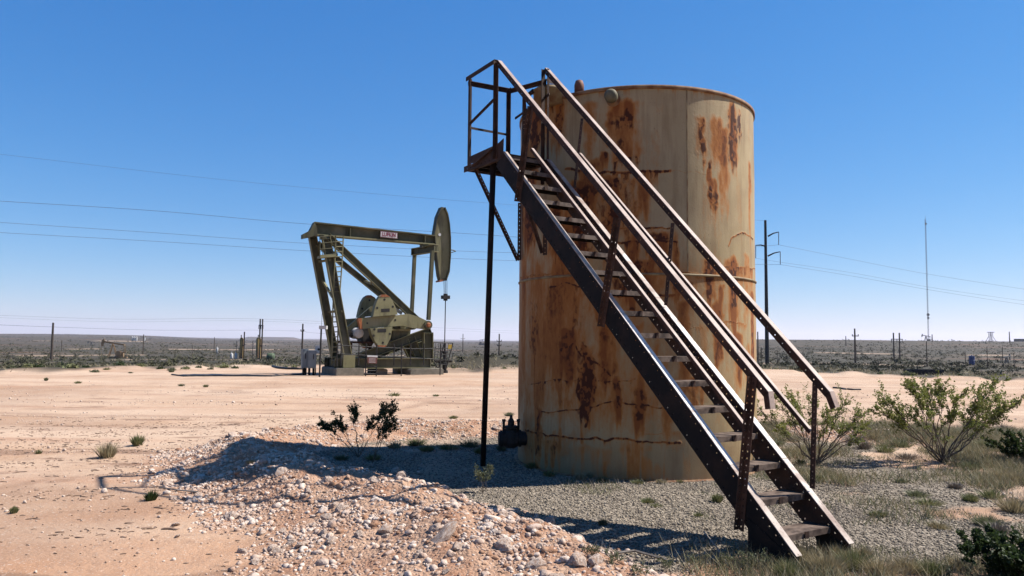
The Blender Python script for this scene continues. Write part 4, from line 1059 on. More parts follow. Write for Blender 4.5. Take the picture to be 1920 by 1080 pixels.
# cabinets
def cabinet(x0, x1, y0, y1, Y, dep, lb, deco=True):
    A = at_y(x0, y1, Y); B = at_y(x1, y1, Y); z1 = at_y(x0, y0, Y)[2]
    root = thing('control_cabinet', lb, 'cabinet', V3((A[0] + B[0]) / 2, Y, 0)); W = B[0] - A[0]; ex = unit(V3(.93, .36, 0)); ey = V3(-ex[1], ex[0], 0)
    MB().frame(V3(A[0], Y, .30), ex, ey, up, W, dep, z1 - .30).build('case', M['cabinet'], root)
    b = MB(); b.frame(V3(A[0], Y, .34) + ex * .04 - ey * .03, ex, ey, up, W - .08, .026, z1 - .42); dr = b.build('door', M['cabinet'], root)
    if deco: MB().frame(V3(A[0], Y, (z1 + .3) / 2) + ex * (W - .14) - ey * .07, ex, ey, up, .03, .03, .22).build('handle', M['black'], dr)
    b = MB()
    for k in (.05, W - .11): b.frame(V3(A[0], Y, -.05) + ex * k + ey * .05, ex, ey, up, .06, dep - .1, .37)
    b.build('stand', M['steel_black'], root)
cabinet(566, 577, 655, 702, 31.7, .5, 'narrow grey electrical cabinet, left of the pair beside the pump jack')
cabinet(577, 592, 657, 702, 31.5, .45, 'wider grey electrical cabinet, right of the pair beside the pump jack')
pr_ = thing('instrument_pole', 'thin black pole topped by a small white solar box beside the pump jack', 'pole', V3(*at_y(599, 706, 30.2)) * V3(1, 1, 0))
a = at_y(599, 706, 30.2); tp = at_y(602.5, 613, 30.2); MB().tube([V3(a[0], a[1], -.1), tp], .035, 8).build('pole', M['black'], pr_)
MB().box(tp + V3(.08, 0, -.02), .30, .18, .14).build('solar_box', M['white'], pr_)
MB().cyl(tp, V3(tp[0] + .02, tp[1], tp[2] + .75), .008, 5).build('antenna_whip', M['wire'], pr_)
pr_ = thing('meter_post', 'short post carrying a white box with a round dark dial beside the grey cabinets', 'post', V3(*at_y(593, 700, 32.2)) * V3(1, 1, 0))
a = at_y(593, 700, 32.2); q = at_y(597, 655, 32.2); MB().cyl(V3(q[0] - .1, a[1], -.05), V3(q[0] - .1, a[1], q[2]), .025, 6).build('post', M['steel_black'], pr_)
bx = MB().box(q, .24, .16, .32).build('meter_box', M['white'], pr_); MB().cyl(q - V3(-.03, .082, 0), q - V3(-.03, .092, 0), .05, 12).build('dial', M['black'], bx)
def pipe(pts, r, lb, name='flow_line'):
    P = []
    for px, py in pts: p = on_ground(px, py); P.append(p + V3(0, 0, r * .8))
    tag(MB().tube(P, r, 8).build(name, M['pipe']), lb, 'pipe')
pipe([(322, 703), (345, 706), (400, 705.5), (450, 705.5), (510, 706), (545, 704), (566, 703)], .028, 'black flow line lying on the sand left of the grey cabinets')
pipe([(511, 688), (522, 691), (540, 692.5), (560, 693), (572, 693)], .06, 'curved black flow line behind the grey cabinets')
pipe([(1562, 728), (1576, 729), (1586, 731)], .03, 'short black pipe piece lying on the sand beyond the stairs'); pipe([(1589, 730.5), (1600, 731.5), (1614, 731.5)], .028, 'thin black pipe offcut just right of the other piece beyond the stairs')

# ------------------------------------------------------------------ vegetation
def tube_np(pts, r0, r1, n=5):
    pts = np.array(pts); m = len(pts); vs = []
    for i, p in enumerate(pts):
        d = unit(pts[min(i + 1, m - 1)] - pts[max(i - 1, 0)]); a = V3(0, 0, 1) if abs(d[2]) < .9 else V3(1, 0, 0)
        X = unit(np.cross(d, a)); Y = np.cross(d, X); r = r0 + (r1 - r0) * i / (m - 1)
        for k in range(n): vs.append(p + (X * math.cos(2 * math.pi * k / n) + Y * math.sin(2 * math.pi * k / n)) * r)
    fs = [(i * n + k, i * n + (k + 1) % n, (i + 1) * n + (k + 1) % n, (i + 1) * n + k) for i in range(m - 1) for k in range(n)]
    return vs, fs
class Leaves:
    def __init__(s): s.c = []; s.d = []; s.sz = []
    def put(s, c, d, sz): s.c.append(c); s.d.append(d); s.sz.append(sz)
    def build(s, name, mat, parent, rng, narrow=.42):
        c = np.array(s.c); d = np.array(s.d); sz = np.array(s.sz)[:, None]
        d = d / (np.linalg.norm(d, axis=1, keepdims=True) + 1e-9)
        w = np.cross(d, rng.normal(size=c.shape)); w /= np.linalg.norm(w, axis=1, keepdims=True) + 1e-9
        v = np.stack([c, c + d * sz * .5 + w * sz * narrow, c + d * sz, c + d * sz * .5 - w * sz * narrow], 1).reshape(-1, 3)
        f = np.arange(len(v)).reshape(-1, 4)
        return np_mesh(name, v, f, mat, parent)
def creosote(p, H, Rw, label, seed, nst=16, leafsz=.03, dens=1.0, lm=None, group=None, lean=(0, 0), dirs=None, name='creosote_bush', cat='bush', bare=.45):
    rng = np.random.default_rng(seed)
    root = thing(name, label, cat, p, group); sb = MB(); lv = Leaves()
    for i in range(nst):
        if dirs: a, sp, hh = dirs[i % len(dirs)]; a += rng.uniform(-.15, .15)
        else: a = 2 * math.pi * (i + rng.uniform(-.35, .35)) / nst; sp = rng.uniform(.15, 1.0) ** .7; hh = rng.uniform(.7, 1.0) * (1.08 - .42 * sp)
        end = V3(math.cos(a) * Rw * sp + lean[0], math.sin(a) * Rw * sp + lean[1], H * hh); n = 9
        pts = []; bow = rng.uniform(.06, .2)
        for k in range(n):
            t_ = k / (n - 1); q = end * t_; q = V3(q[0] * (t_ ** .15 if t_ > 0 else 0), q[1] * (t_ ** .15 if t_ > 0 else 0), end[2] * (t_ + bow * math.sin(math.pi * t_) * (-.5 + .9 * t_)))
            pts.append(p + q + rng.normal(size=3) * .024 * H * min(1, t_ * 3))
        r0 = .010 * H * rng.uniform(.8, 1.2)
        v, f = tube_np(pts, r0, r0 * .3); sb.add(v, f)
        for bi in range(int(9 * dens) + 3):
            t_ = rng.uniform(bare, 1.0); k = t_ * (n - 1); k0 = min(int(k), n - 2); q = pts[k0] + (pts[k0 + 1] - pts[k0]) * (k - k0)
            d = unit(pts[k0 + 1] - pts[k0]); d2 = unit(d + rng.normal(size=3) * .36 + V3(0, 0, .16)); L = H * rng.uniform(.12, .30) * (1.25 - .35 * t_)
            br = [q, q + d2 * L * .5 + rng.normal(size=3) * .008, q + unit(d2 + V3(0, 0, .25)) * L]
            v, f = tube_np(br, r0 * .38, r0 * .12, 3); sb.add(v, f)
            for sidek in range(6):
                tt = rng.uniform(.2, 1.0); c0 = br[0] + (br[2] - br[0]) * tt; d3 = unit(d2 + rng.normal(size=3) * .40); l3 = L * rng.uniform(.25, .5)
                nl = int(8 * dens) + 3
                for _ in range(nl):
                    u = rng.uniform(0, 1); lv.put(c0 + d3 * l3 * u + rng.normal(size=3) * .006, unit(d3 + rng.normal(size=3) * .7), leafsz * rng.uniform(.5, 1.05))
    sb.build('stems', M['stem'], root); lv.build('foliage', lm or M['leaf'], root, rng)
    return root
def on(px, py): return on_ground(px, py)
# the big bush on the right: sprays measured as (azimuth, spread, height)
creosote(on(1768, 868), 1.02, .84, 'large spreading green creosote bush on the right beyond the gravel', 5, 22, .028, 1.0, dirs=[(3.3, 1.0, .80), (3.0, .92, .62), (3.5, .7, .97), (.1, 1.05, .98), (-.2, 1.12, .80), (.3, 1.1, .62), (1.2, .35, 1.0), (2.0, .3, .93), (-1.2, .3, .9), (-.5, .75, .86), (-.1, .8, .55), (3.4, .55, .55), (.05, .55, .72), (-1.8, .4, .7)], bare=.52)
creosote(on(1530, 873), .88, .74, 'green creosote bush growing close behind the lower stairs', 8, 20, .024, .75, dirs=[(3.2, 1.05, .80), (3.0, .7, 1.0), (3.3, .5, .9), (.1, .95, .78), (-.1, 1.0, .62), (.3, .6, .95), (1.2, .4, .9), (2.2, .4, .95), (-1.4, .4, .8), (-.6, .7, .7), (3.6, .95, .6)], bare=.48)
creosote(on(672, 858), .58, .60, 'small dark creosote shrub with three leaning sprays on the bank crest', 12, 9, .026, .85, lm=M['leaf_dark'], dirs=[(3.15, .80, .72), (2.95, .15, 1.02), (3.3, .5, .80), (.1, .52, 1.0), (-.3, .22, .75)], bare=.62)
creosote(on(698, 868), .68, .35, 'slim dark creosote sprig leaning right beside the three-spray shrub', 13, 3, .026, 1.1, lm=M['leaf_dark'], dirs=[(.1, .72, 1.0), (.0, .50, .78), (.2, .6, .6)], bare=.55)
creosote(on(905, 925), .30, .14, 'little yellow green sprig standing in the tank shadow', 14, 6, .018, .35, lm=M['leaf_grey'], bare=.5)
creosote(on(1925, 1105), .38, .40, 'dense dark bush cut off by the lower right corner', 15, 26, .030, 1.1, lm=M['leaf_dark'], bare=.15)
creosote(on(1918, 868), .42, .42, 'low dark green bush at the right edge beyond the creosote', 16, 18, .028, 1.0, lm=M['leaf_dark'], bare=.2)

def tuft(p, H, R_, label, seed, n=220, mat='dry', group=None, cat='grass tuft', name='grass_tuft', w=.006):
    rng = np.random.default_rng(seed); root = None
    a = rng.uniform(0, 2 * math.pi, n); sp = rng.uniform(0, 1, n) ** .6; h = H * rng.uniform(.55, 1, n) * (1 - .35 * sp)
    bx = np.cos(a) * sp * R_ * .35; by = np.sin(a) * sp * R_ * .35
    tx = np.cos(a) * sp * R_ + rng.normal(size=n) * R_ * .18; ty = np.sin(a) * sp * R_ + rng.normal(size=n) * R_ * .18
    ph = rng.uniform(0, math.pi, n); wx, wy = np.cos(ph) * w, np.sin(ph) * w
    B = np.stack([p[0] + bx, p[1] + by, np.full(n, p[2] - .02)], -1); T = np.stack([p[0] + tx, p[1] + ty, p[2] + h], -1); Mi = (B + T) / 2 + np.stack([np.zeros(n), np.zeros(n), h * .12], -1)
    W = np.stack([wx, wy, np.zeros(n)], -1)
    v = np.stack([B - W, B + W, Mi + W * .8, Mi - W * .8, T], 1).reshape(-1, 3); k = np.arange(n)[:, None] * 5
    f = np.vstack([k + np.array([[0, 1, 2]]), k + np.array([[0, 2, 3]]), k + np.array([[3, 2, 4]])])
    o = np_mesh(name, v, f, M[mat], base=p); return tag(o, label, cat, group)
def px_h(p, px): return px / FPX * (p[1])
for (px, py, w, h, mat, lb) in ((200, 858, 26, 36, 'dry', 'bushy dry grass clump left of the bank, larger of the pair'), (258, 836, 16, 26, 'drygreen', 'smaller greener grass clump right of the dry clump on the sand'),
        (283, 938, 16, 22, 'leaf_dark', 'dark green sprig inside the curved rail shadow'), (26, 962, 8, 15, 'drygreen', 'small green tuft alone on red sand at the lower left'),
        (72, 851, 7, 10, 'drygreen', 'tiny tuft by the litter left of the dry clump'), (740, 742, 18, 8, 'drygreen', 'low flat green tuft on open sand beyond the dark shrub'), (818, 743, 8, 5, 'drygreen', 'tiny green tuft right of the flat tuft on open sand'),
        (146, 719, 8, 6, 'drygreen', 'bright yellow green tuft on the far left sand'), (86, 714, 5, 8, 'leaf_grey', 'small grey tuft on the far left sand'), (321, 698, 7, 7, 'leaf_grey', 'round tuft at the left end of the black flow line'),
        (386, 726, 6, 7, 'drygreen', 'small tuft below the middle of the flow line'), (340, 724, 9, 6, 'leaf_grey', 'low tuft left of the small tuft below the flow line'), (715, 700, 12, 12, 'drygreen', 'green weed growing at the pump jack footing'), (752, 700, 10, 10, 'drygreen', 'green weed beside the middle pump jack footing'),
        (1165, 898, 18, 26, 'twig', 'dry bleached weed at the foot of the tank'), (1090, 900, 14, 16, 'dry', 'short dry weed at the tank foot left of the bleached weed'), (1105, 897, 8, 14, 'dry', 'wispy dry weed between two weeds at the tank foot'), (1268, 898, 6, 14, 'twig', 'thin dry sprig by the tank foot near the stringer'),
        (1215, 943, 16, 12, 'drygreen', 'green tuft in the sunlit gravel'), (1345, 942, 14, 20, 'drygreen', 'green tuft close to the near stair stringer'), (1310, 968, 12, 10, 'drygreen', 'low green tuft in the gravel left of the stair foot'), (1230, 950, 16, 8, 'drygreen', 'flat green tuft just right of the green tuft in gravel'),
        (1130, 985, 10, 14, 'leaf_grey', 'weed rising from the stringer shadow'), (1275, 905, 8, 8, 'drygreen', 'tiny tuft at the tank edge'), (1645, 968, 20, 14, 'drygreen', 'green patch in the gravel right of the stair foot'),
        (1720, 930, 28, 14, 'leaf_grey', 'brown matted plant on the gravel to the right'), (1740, 946, 34, 14, 'drygreen', 'grassy green mat on the gravel to the right'), (1500, 872, 14, 14, 'drygreen', 'green weed behind the lower treads'), (1533, 905, 16, 18, 'drygreen', 'bright green weed at the foot of the far stair post')):
    p = on(px, py); tuft(p, px_h(p, h) * 1.05, px_h(p, w), lb, px * 7 + py, 90 if h < 12 else 260, mat, 'weeds and tufts on the open ground' if h < 12 else None, w=max(.004, p[1] * .00045))
# grasses crowding the stair foot and the right hand ground
FG = [(1500, 1062, 40, 52), (1550, 1075, 52, 56), (1600, 1066, 44, 46), (1650, 1078, 50, 44), (1700, 1072, 44, 40), (1752, 1080, 40, 40), (1570, 1046, 26, 34), (1620, 1048, 22, 28), (1480, 1085, 34, 46), (1800, 1070, 34, 34)]
for i, (px, py, w, h) in enumerate(FG):
    p = on(px, py); tuft(p, px_h(p, h), px_h(p, w), 'straw coloured grass clump crowding the foot of the stairs', 900 + i, 420, ('dry', 'dry', 'drygreen')[i % 3], 'grass clumps at the stair foot', w=.0022)
for i, (px, py, w, h) in enumerate([(1425, 1075, 22, 46), (1450, 1050, 16, 36), (1395, 1070, 20, 34), (1360, 1062, 18, 26), (1300, 1066, 22, 30), (1250, 1072, 20, 30), (1150, 1060, 20, 28), (1110, 1045, 16, 24), (1200, 1080, 20, 22)]):
    p = on(px, py); creosote(p, px_h(p, h), px_h(p, w), 'small grey green weed with upright stems in front of the stair foot', 950 + i, 7, .011, .12, M['leaf_grey'], 'weeds in front of the stairs', name='desert_weed', cat='weed', bare=.3)
RG = [(1640, 826, 30, 26), (1690, 838, 34, 24), (1600, 830, 30, 24), (1850, 842, 30, 26), (1880, 900, 34, 30), (1820, 880, 26, 22), (1700, 860, 30, 16), (1660, 848, 26, 20), (1900, 960, 40, 40), (1850, 985, 36, 26), (1790, 915, 20, 14), (1860, 935, 30, 24), (1760, 990, 26, 16), (1905, 850, 22, 26), (1620, 842, 24, 24), (1730, 808, 26, 22), (1670, 800, 26, 20), (1820, 800, 30, 22), (1880, 808, 24, 20), (1590, 805, 20, 20), (1440, 800, 20, 14), (1460, 835, 18, 14), (1870, 1000, 30, 28), (1820, 940, 20, 20), (1905, 905, 20, 26), (1690, 905, 14, 10)]
for i, (px, py, w, h) in enumerate(RG):
    p = on(px, py); tuft(p, px_h(p, h), px_h(p, w), 'scruffy grey and straw weed clump on the rough ground at right', 1000 + i, 300, ('dry', 'leaf_grey', 'twig', 'drygreen')[i % 4], 'weed clumps on the rough ground at right', w=.003)
LG = [(1030, 893, 16, 14), (1130, 903, 14, 12), (1195, 907, 14, 10), (1240, 906, 12, 10), (700, 862, 20, 14), (640, 862, 18, 12), (820, 815, 30, 18), (860, 812, 36, 20), (780, 835, 30, 18), (880, 838, 26, 18), (840, 842, 30, 14), (740, 840, 20, 16), (850, 785, 10, 8), (955, 780, 12, 10), (800, 845, 22, 14), (470, 868, 10, 8), (900, 850, 16, 16), (940, 845, 14, 18), (1000, 878, 20, 16), (1050, 885, 24, 18)]
for i, (px, py, w, h) in enumerate(LG):
    p = on(px, py); tuft(p, px_h(p, h), px_h(p, w), 'low grassy weed clump near the shaded tank foot and the hollow behind the bank', 1100 + i, 260, ('drygreen', 'leaf_grey', 'drygreen', 'dry')[i % 4], 'weed clumps around the tank foot and the hollow', w=.004)
# thin cover nobody could count
def cover(name, label, n, wf, H, mat, bounds, seed, w=.002):
    rng = np.random.default_rng(seed); P = sample(n, *bounds, wf, rng); n = len(P)
    a = rng.uniform(0, 2 * math.pi, n); h = H * rng.uniform(.3, 1, n); l = rng.uniform(.2, 1.3, n) * h
    T = P + np.stack([np.cos(a) * l, np.sin(a) * l, h], -1); ph = rng.uniform(0, math.pi, n); W = np.stack([np.cos(ph) * w, np.sin(ph) * w, 0 * ph], -1)
    v = np.stack([P - W - [0, 0, .01], P + W - [0, 0, .01], T], 1).reshape(-1, 3)
    return tag(np_mesh(name, v, np.arange(len(v)).reshape(-1, 3), M[mat]), label, 'grass', kind='stuff')
wq = lambda x, y: seen(x, y) * (x > .6) * (x < 11) * sstep(.50, .62, fbm(x / .7, y / .7, 3, 81)) * (np.hypot(x - TANK[0], y - TANK[1]) > 1.65)
cover('ground_cover', 'thin dry stalks growing through the gravel', 16000, wq, .10, 'twig', (.6, 11, 4.3, 15), 5)
cover('ground_cover', 'sparse green shoots growing through the gravel', 15000, lambda x, y: wq(x, y) * sstep(.5, .6, vnoise(x / .5, y / .5, 83)), .05, 'drygreen', (.2, 11, 4.3, 15), 6, .004)
wq2 = lambda x, y: seen(x, y) * (sstep(2.2, 3.6, x + (y < 6) * 1.4)) * (x < 12) * sstep(.42, .58, fbm(x / .9, y / .9, 3, 85)) * np.clip((1 - zone(x, y)[0]) + .20, 0, 1)
cover('ground_cover', 'tangled dry grass over the rough ground at right', 46000, wq2, .16, 'dry', (1.2, 12, 4.2, 15), 7, .003)
cover('ground_cover', 'grey weeds mixed through the rough ground at right', 24000, wq2, .13, 'leaf_grey', (1.2, 12, 4.2, 15), 8, .006)
cover('ground_cover', 'short dry grass fringing the far rim of the pad', 16000, lambda x, y: (np.abs(np.arctan2(x, y)) < .66) * sstep(-1.5, 1.5, np.hypot(x, y) - pad_radius(np.arctan2(x, y))) * sstep(.40, .55, fbm(x / 2.5, y / 2.5, 3, 86)), .22, 'dry', (-45, 45, 28, 62), 9, .022)
def litter():
    rng = np.random.default_rng(77); P = sample(3400, -9, 3, 3.5, 15, lambda x, y: seen(x, y) * (1 - zone(x, y)[0]) * (.10 + sstep(.48, .62, fbm(x / .9, y / .35, 4, 88))) * np.clip(6.5 / np.hypot(x, y), .1, 1) * (1 - .7 * zone(x, y)[1]), rng); n = len(P)
    a = rng.normal(size=n) * .5; L = np.clip(rng.lognormal(math.log(.011), .7, n), .004, .07); W = L * rng.uniform(.04, .30, n); bend = rng.normal(size=n) * .25
    d = np.stack([np.cos(a), np.sin(a), 0 * a], -1); q = np.stack([-np.sin(a), np.cos(a), 0 * a], -1); u = V3(0, 0, 1)
    M0 = P + q * (bend * L)[:, None] + u * .010; A = P - d * L[:, None] + u * .006; B = P + d * L[:, None] + u * .006; w = q * W[:, None]
    v = np.stack([A - w, M0 - w, B - w, B + w, M0 + w, A + w, ], 1); lo = v - u * .006
    v = np.concatenate([v, lo], 1).reshape(-1, 3); k = np.arange(n)[:, None] * 12
    F = np.vstack([k + np.array([[0, 1, 4, 5]]), k + np.array([[1, 2, 3, 4]]), k + np.array([[0, 6, 7, 1]]), k + np.array([[1, 7, 8, 2]]), k + np.array([[3, 9, 10, 4]]), k + np.array([[4, 10, 11, 5]])])
    tag(np_mesh('twig_litter', v, F, pmat('dark_litter', (.17, .10, .065), (.50, .34, .24), 9, .9)), 'dark bits of twig and dried mud curls over the near sand', 'litter', kind='stuff')
litter()
# fallen twigs
def twig(pts, r, lb):
    tag(MB().tube([on(*q) + V3(0, 0, dz) for (*q, dz) in pts], r, 5).build('dead_twig', M['twig']), lb, 'twig')
twig([(945, 905, .0), (958, 897, .04), (975, 897, .045), (987, 902, .0)], .004, 'bleached arched twig on the gravel beside the tank shadow')
twig([(1320, 1026, .12), (1345, 1048, .08), (1365, 1068, .03)], .005, 'long pale twig lying in front of the stringer shadow')
twig([(1050, 1018, .01), (1100, 1030, .02), (1150, 1040, .01), (1190, 1040, .03), (1250, 1052, .01)], .010, 'long dark root trailing along the red dirt by the gravel')
twig([(298, 915, .01), (330, 922, .02), (372, 925, .015)], .008, 'bleached stick on the sand at the left end of the bank')

# ------------------------------------------------------------------ scrubland
def clump_shape(seed, n=34):
    rng = np.random.default_rng(seed); d = rng.normal(size=(n, 3)); d /= np.linalg.norm(d, axis=1, keepdims=True); d[:, 2] = np.abs(d[:, 2]) * .8
    c = d * rng.uniform(.35, 1, (n, 1)) * [1, 1, .72]
    a = rng.normal(size=(n, 3)) * .22; b = rng.normal(size=(n, 3)) * .22
    v = np.stack([c, c + a, c + b], 1).reshape(-1, 3); v[:, 2] = np.maximum(v[:, 2], -.05)
    return v, np.arange(len(v)).reshape(-1, 3)
shr = [clump_shape(400 + i, 60) for i in range(8)]; shl = [clump_shape(420 + i, 22) for i in range(8)]; shf = [clump_shape(440 + i, 10) for i in range(6)]
def edge_w(x, y):
    az = np.arctan2(x, y); r = np.hypot(x, y); e = r - pad_radius(az); return (np.abs(az) < .66) * sstep(.5, 4, e) * (.12 + .88 * sstep(.44, .58, fbm(x / 7, y / 7, 3, 91))) * (1 - .97 * sstep(.1, .4, track(x, y)))
P = sample(2600, -75, 75, 30, 110, edge_w); S = np.clip(RNG.lognormal(math.log(.20), .45, len(P)), .08, .55)
scatter_mesh('scrub', shr, P, S, M['scrub'], 'low desert scrub just past the sand pad', 'scrub', .15)
P = sample(11000, -280, 280, 90, 420, lambda x, y: edge_w(x, y) * np.clip(150 / np.hypot(x, y), .2, 1)); S = np.clip(RNG.lognormal(math.log(.42), .4, len(P)), .2, 1.1)
scatter_mesh('scrub', shl, P, S, M['scrub'], 'grey green scrub filling the middle distance', 'scrub', .1)
P = sample(14000, -1300, 1300, 380, 2200, lambda x, y: (np.abs(np.arctan2(x, y)) < .66) * sstep(.44, .58, fbm(x / 70, y / 70, 4, 93)) * (1 - sstep(.1, .4, track(x, y)))); S = np.clip(RNG.lognormal(math.log(1.1), .4, len(P)), .5, 3)
scatter_mesh('scrub', shf, P, S, M['scrub'], 'far scrub on the slopes below the horizon', 'scrub', .0)
def small_bush(p, s, label, seed, mat='leaf_grey', group=None):
    rng = np.random.default_rng(seed); v, f = clump_shape(seed, 160); v = v * s * [1, 1, .95]
    return tag(np_mesh('desert_shrub', v + p, f, M[mat], base=p), label, 'shrub', group)
edge = [(22, 690, 14), (55, 686, 20), (72, 688, 16), (118, 684, 22), (135, 690, 20), (160, 686, 12), (178, 693, 14), (200, 690, 10), (225, 684, 18), (245, 697, 7), (265, 686, 14), (300, 688, 12), (322, 690, 12), (348, 688, 14), (372, 686, 10), (395, 688, 10), (420, 685, 18), (440, 686, 12), (535, 686, 12), (552, 684, 10), (612, 688, 10), (850, 690, 8), (945, 690, 9), (1650, 690, 10), (1700, 694, 18), (1712, 690, 12), (1800, 692, 10), (1850, 690, 10), (1455, 690, 8), (1530, 690, 9)]
for i, (px, py, w) in enumerate(edge):
    p = at_z(px, min(py + 5, 700), 0); r = math.hypot(p[0], p[1]); rm = pad_radius(np.array([math.atan2(p[0], p[1])]))[0] + 1
    if r > rm: p = p * (rm / r)
    p = V3(p[0], p[1], gz(p[0], p[1])); small_bush(p, px_h(p, w) * .62, 'low grey green bush rooted at the far rim of the sand pad', 600 + i, ('leaf_grey', 'drygreen', 'leaf_dark')[i % 3], 'bushes along the far rim of the pad')

# ------------------------------------------------------------------ distant equipment, poles and wires
def ground_at(px, Y): q = at_y(px, 640, Y); return V3(q[0], Y, gz(q[0], Y))
def pole(px, ytop, Y, r, lb, arm=None, mat='wood', name='utility_pole', cat='utility pole', group=None, extra=None):
    g = ground_at(px, Y); tp = at_y(px, ytop, Y); root = thing(name, lb, cat, g, group)
    MB().tube([g - up * .5, V3(g[0], g[1], tp[2])], [r, r * .7], 8).build('pole', M[mat], root)
    for (dy, w) in (arm or []):
        z = at_y(px, ytop + dy, Y)[2]; ww = w / FPX * Y
        MB().box(V3(g[0], g[1] - r, z), ww, .12, .12).build('crossarm', M[mat], root)
        b = MB()
        for k in (-.46, 0, .46): b.cyl(V3(g[0] + ww * k, g[1] - r, z), V3(g[0] + ww * k, g[1] - r, z + .28), .07, 6)
        b.build('insulator', M['far_metal'], root)
    return root
pole(98, 605, 115, .20, 'nearest wooden utility pole at the far left, thickened near its top', [], extra=1)
pole(116, 637, 260, .13, 'short thin pole just right of the nearest far left pole')
pole(269, 627, 210, .16, 'wooden pole right of the tan pump jack carrying small transformers', [(5, 10)])
pole(361, 647, 190, .09, 'bare thin post between the tan pump jack and the heater towers')
pole(402, 632, 260, .14, 'thin pole left of the heater towers')
pole(567, 607, 118, .17, 'wooden pole standing left of the grey cabinets', [(14, 6)])
pole(936, 626, 130, .15, 'wooden pole with a short crossarm between the support pole and the tank', [(14, 9), (22, 8)])
pole(868, 626, 330, .22, 'faint pole above the wellhead cage', [(9, 8)])
pole(1603, 616, 120, .17, 'utility pole with a single crossarm right of the stairs', [(14, 12)])
pole(1421, 622, 110, .12, 'thin bare pole beside the right edge of the tank')
pole(1586, 630, 420, .3, 'faint far pole above the ridge left of the crossarm pole')
pole(1748, 627, 520, .4, 'faint far pole right of the tall mast'); pole(1893, 622, 520, .4, 'far thin pole near the right edge above the ridge')
pole(1737, 640, 95, .07, 'thin post below the tall mast'); 
for i, (px, yt) in enumerate(((1457, 656), (1475, 655), (1809, 660), (1850, 650), (1879, 650), (1900, 662), (1427, 650))):
    pole(px, yt, 100, .05, 'thin fence post standing in the scrub beyond the pad', name='fence_post', cat='post', group='fence posts beyond the right side of the pad')
def hframe(px, ytop, Y, w, lb):
    g = ground_at(px, Y); root = thing('h_frame_pole', lb, 'utility pole', g); ww = w / FPX * Y
    for s in (-.5, .5):
        q = V3(g[0] + ww * s, Y, 0); z = at_y(px, ytop, Y)[2]; MB().tube([V3(q[0], Y, gz(q[0], Y) - .5), V3(q[0], Y, z)], .17, 8).build('pole', M['wood'], root)
    z = at_y(px, ytop + 12, Y)[2]; MB().box(V3(g[0], Y - .2, z), ww * 2.0, .14, .18).build('crossarm', M['wood'], root)
    b = MB()
    for k in (-1, 0, 1): b.cyl(V3(g[0] + ww * k * .9, Y - .2, z - .1), V3(g[0] + ww * k * .9, Y - .2, z - .9), .08, 6)
    b.build('insulator', M['far_metal'], root)
hframe(489, 598, 180, 4.5, 'close pair of tall poles with a crossarm behind the right heater tower'); hframe(1681, 624, 190, 11, 'wide two-legged pole with crossarm right of the stairs')
# tall steel transmission pole with curved arms
def tpole():
    Y = 105.0; g = ground_at(1438, Y); root = thing('transmission_pole', 'tall dark steel transmission pole with curved arms right of the tank', 'transmission pole', g)
    tp = at_y(1438, 413, Y); MB().tube([g - up * .5, V3(g[0], Y, tp[2])], [.30, .17], 12).build('pole', M['black'], root)
    ends = []
    for (x0, y0, x1, y1, yi) in ((1440, 443, 1460, 435, 459), (1436, 462, 1417, 460, 484), (1440, 480, 1463, 472, 496)):
        A, B = at_y(x0, y0, Y), at_y(x1, y1, Y); Mi = (A + B) / 2 + V3(0, 0, .12)
        ar = MB().tube([A, Mi, B], [.12, .09, .06], 8).build('arm', M['black'], root)
        C_ = at_y(x1, yi, Y); MB().tube([B, C_], .05, 6).build('insulator', M['far_metal'], ar); ends.append(C_)
    return ends
TE = tpole()
def wire(pts, r, lb, name='power_line'):
    P = [at_y(px, py, Y) for px, py, Y in pts]; Q = []
    for i in range(len(P) - 1):                     # Catmull-Rom through the points
        p0, p1, p2, p3 = P[max(i - 1, 0)], P[i], P[i + 1], P[min(i + 2, len(P) - 1)]
        for k in range(12):
            t_ = k / 12; Q.append(.5 * ((2 * p1) + (-p0 + p2) * t_ + (2 * p0 - 5 * p1 + 4 * p2 - p3) * t_ ** 2 + (-p0 + 3 * p1 - 3 * p2 + p3) * t_ ** 3))
    Q.append(P[-1]); tag(MB().tube(Q, r, 5).build(name, M['wire'], smooth=True), lb, 'power line')
wire([(-160, 366, 66), (0, 377, 72), (300, 396, 82), (590, 421, 90), (975, 445, 98), (1417, 484, 105)], .020, 'upper dark conductor crossing the sky left of the tank')
wire([(-160, 405, 66), (0, 417, 72), (300, 437, 82), (590, 457, 90), (975, 474, 98), (1300, 470, 102), (1460, 459, 105)], .017, 'middle conductor of the lower pair crossing behind the pump jack')
wire([(-160, 425, 66), (0, 436, 72), (300, 453, 82), (590, 471, 90), (975, 489, 98), (1463, 496, 105)], .017, 'lowest conductor crossing behind the pump jack')
wire([(-160, 270, 68), (60, 296, 74), (480, 343, 86), (960, 384, 97), (1438, 414, 105)], .011, 'faint highest wire arching across the blue sky')
wire([(1460, 459, 105), (1600, 487, 108), (1735, 513, 112), (1920, 542, 118), (2100, 566, 124)], .016, 'upper wire running right from the steel pole')
wire([(1463, 496, 105), (1600, 518, 108), (1740, 543, 112), (1920, 571, 118), (2100, 594, 124)], .016, 'lower wire running right from the steel pole')
wire([(1417, 484, 105), (1460, 491, 106), (1600, 512, 108), (1740, 538, 112), (1920, 564, 118), (2100, 586, 124)], .014, 'wire just above the lower wire right of the steel pole')
wire([(-120, 604, 112), (98, 613, 116), (300, 619, 150), (487, 619, 180)], .02, 'low distribution wire on the far left poles')
wire([(487, 619, 180), (530, 620, 150), (567, 621, 118), (600, 625, 115), (760, 634, 140), (936, 640, 130), (1200, 650, 120)], .014, 'low distribution wire passing behind the grey cabinets')
wire([(-120, 586, 200), (200, 598, 190), (487, 598, 180), (760, 612, 220), (1000, 622, 300)], .018, 'faint wire sagging to the pair of tall poles')
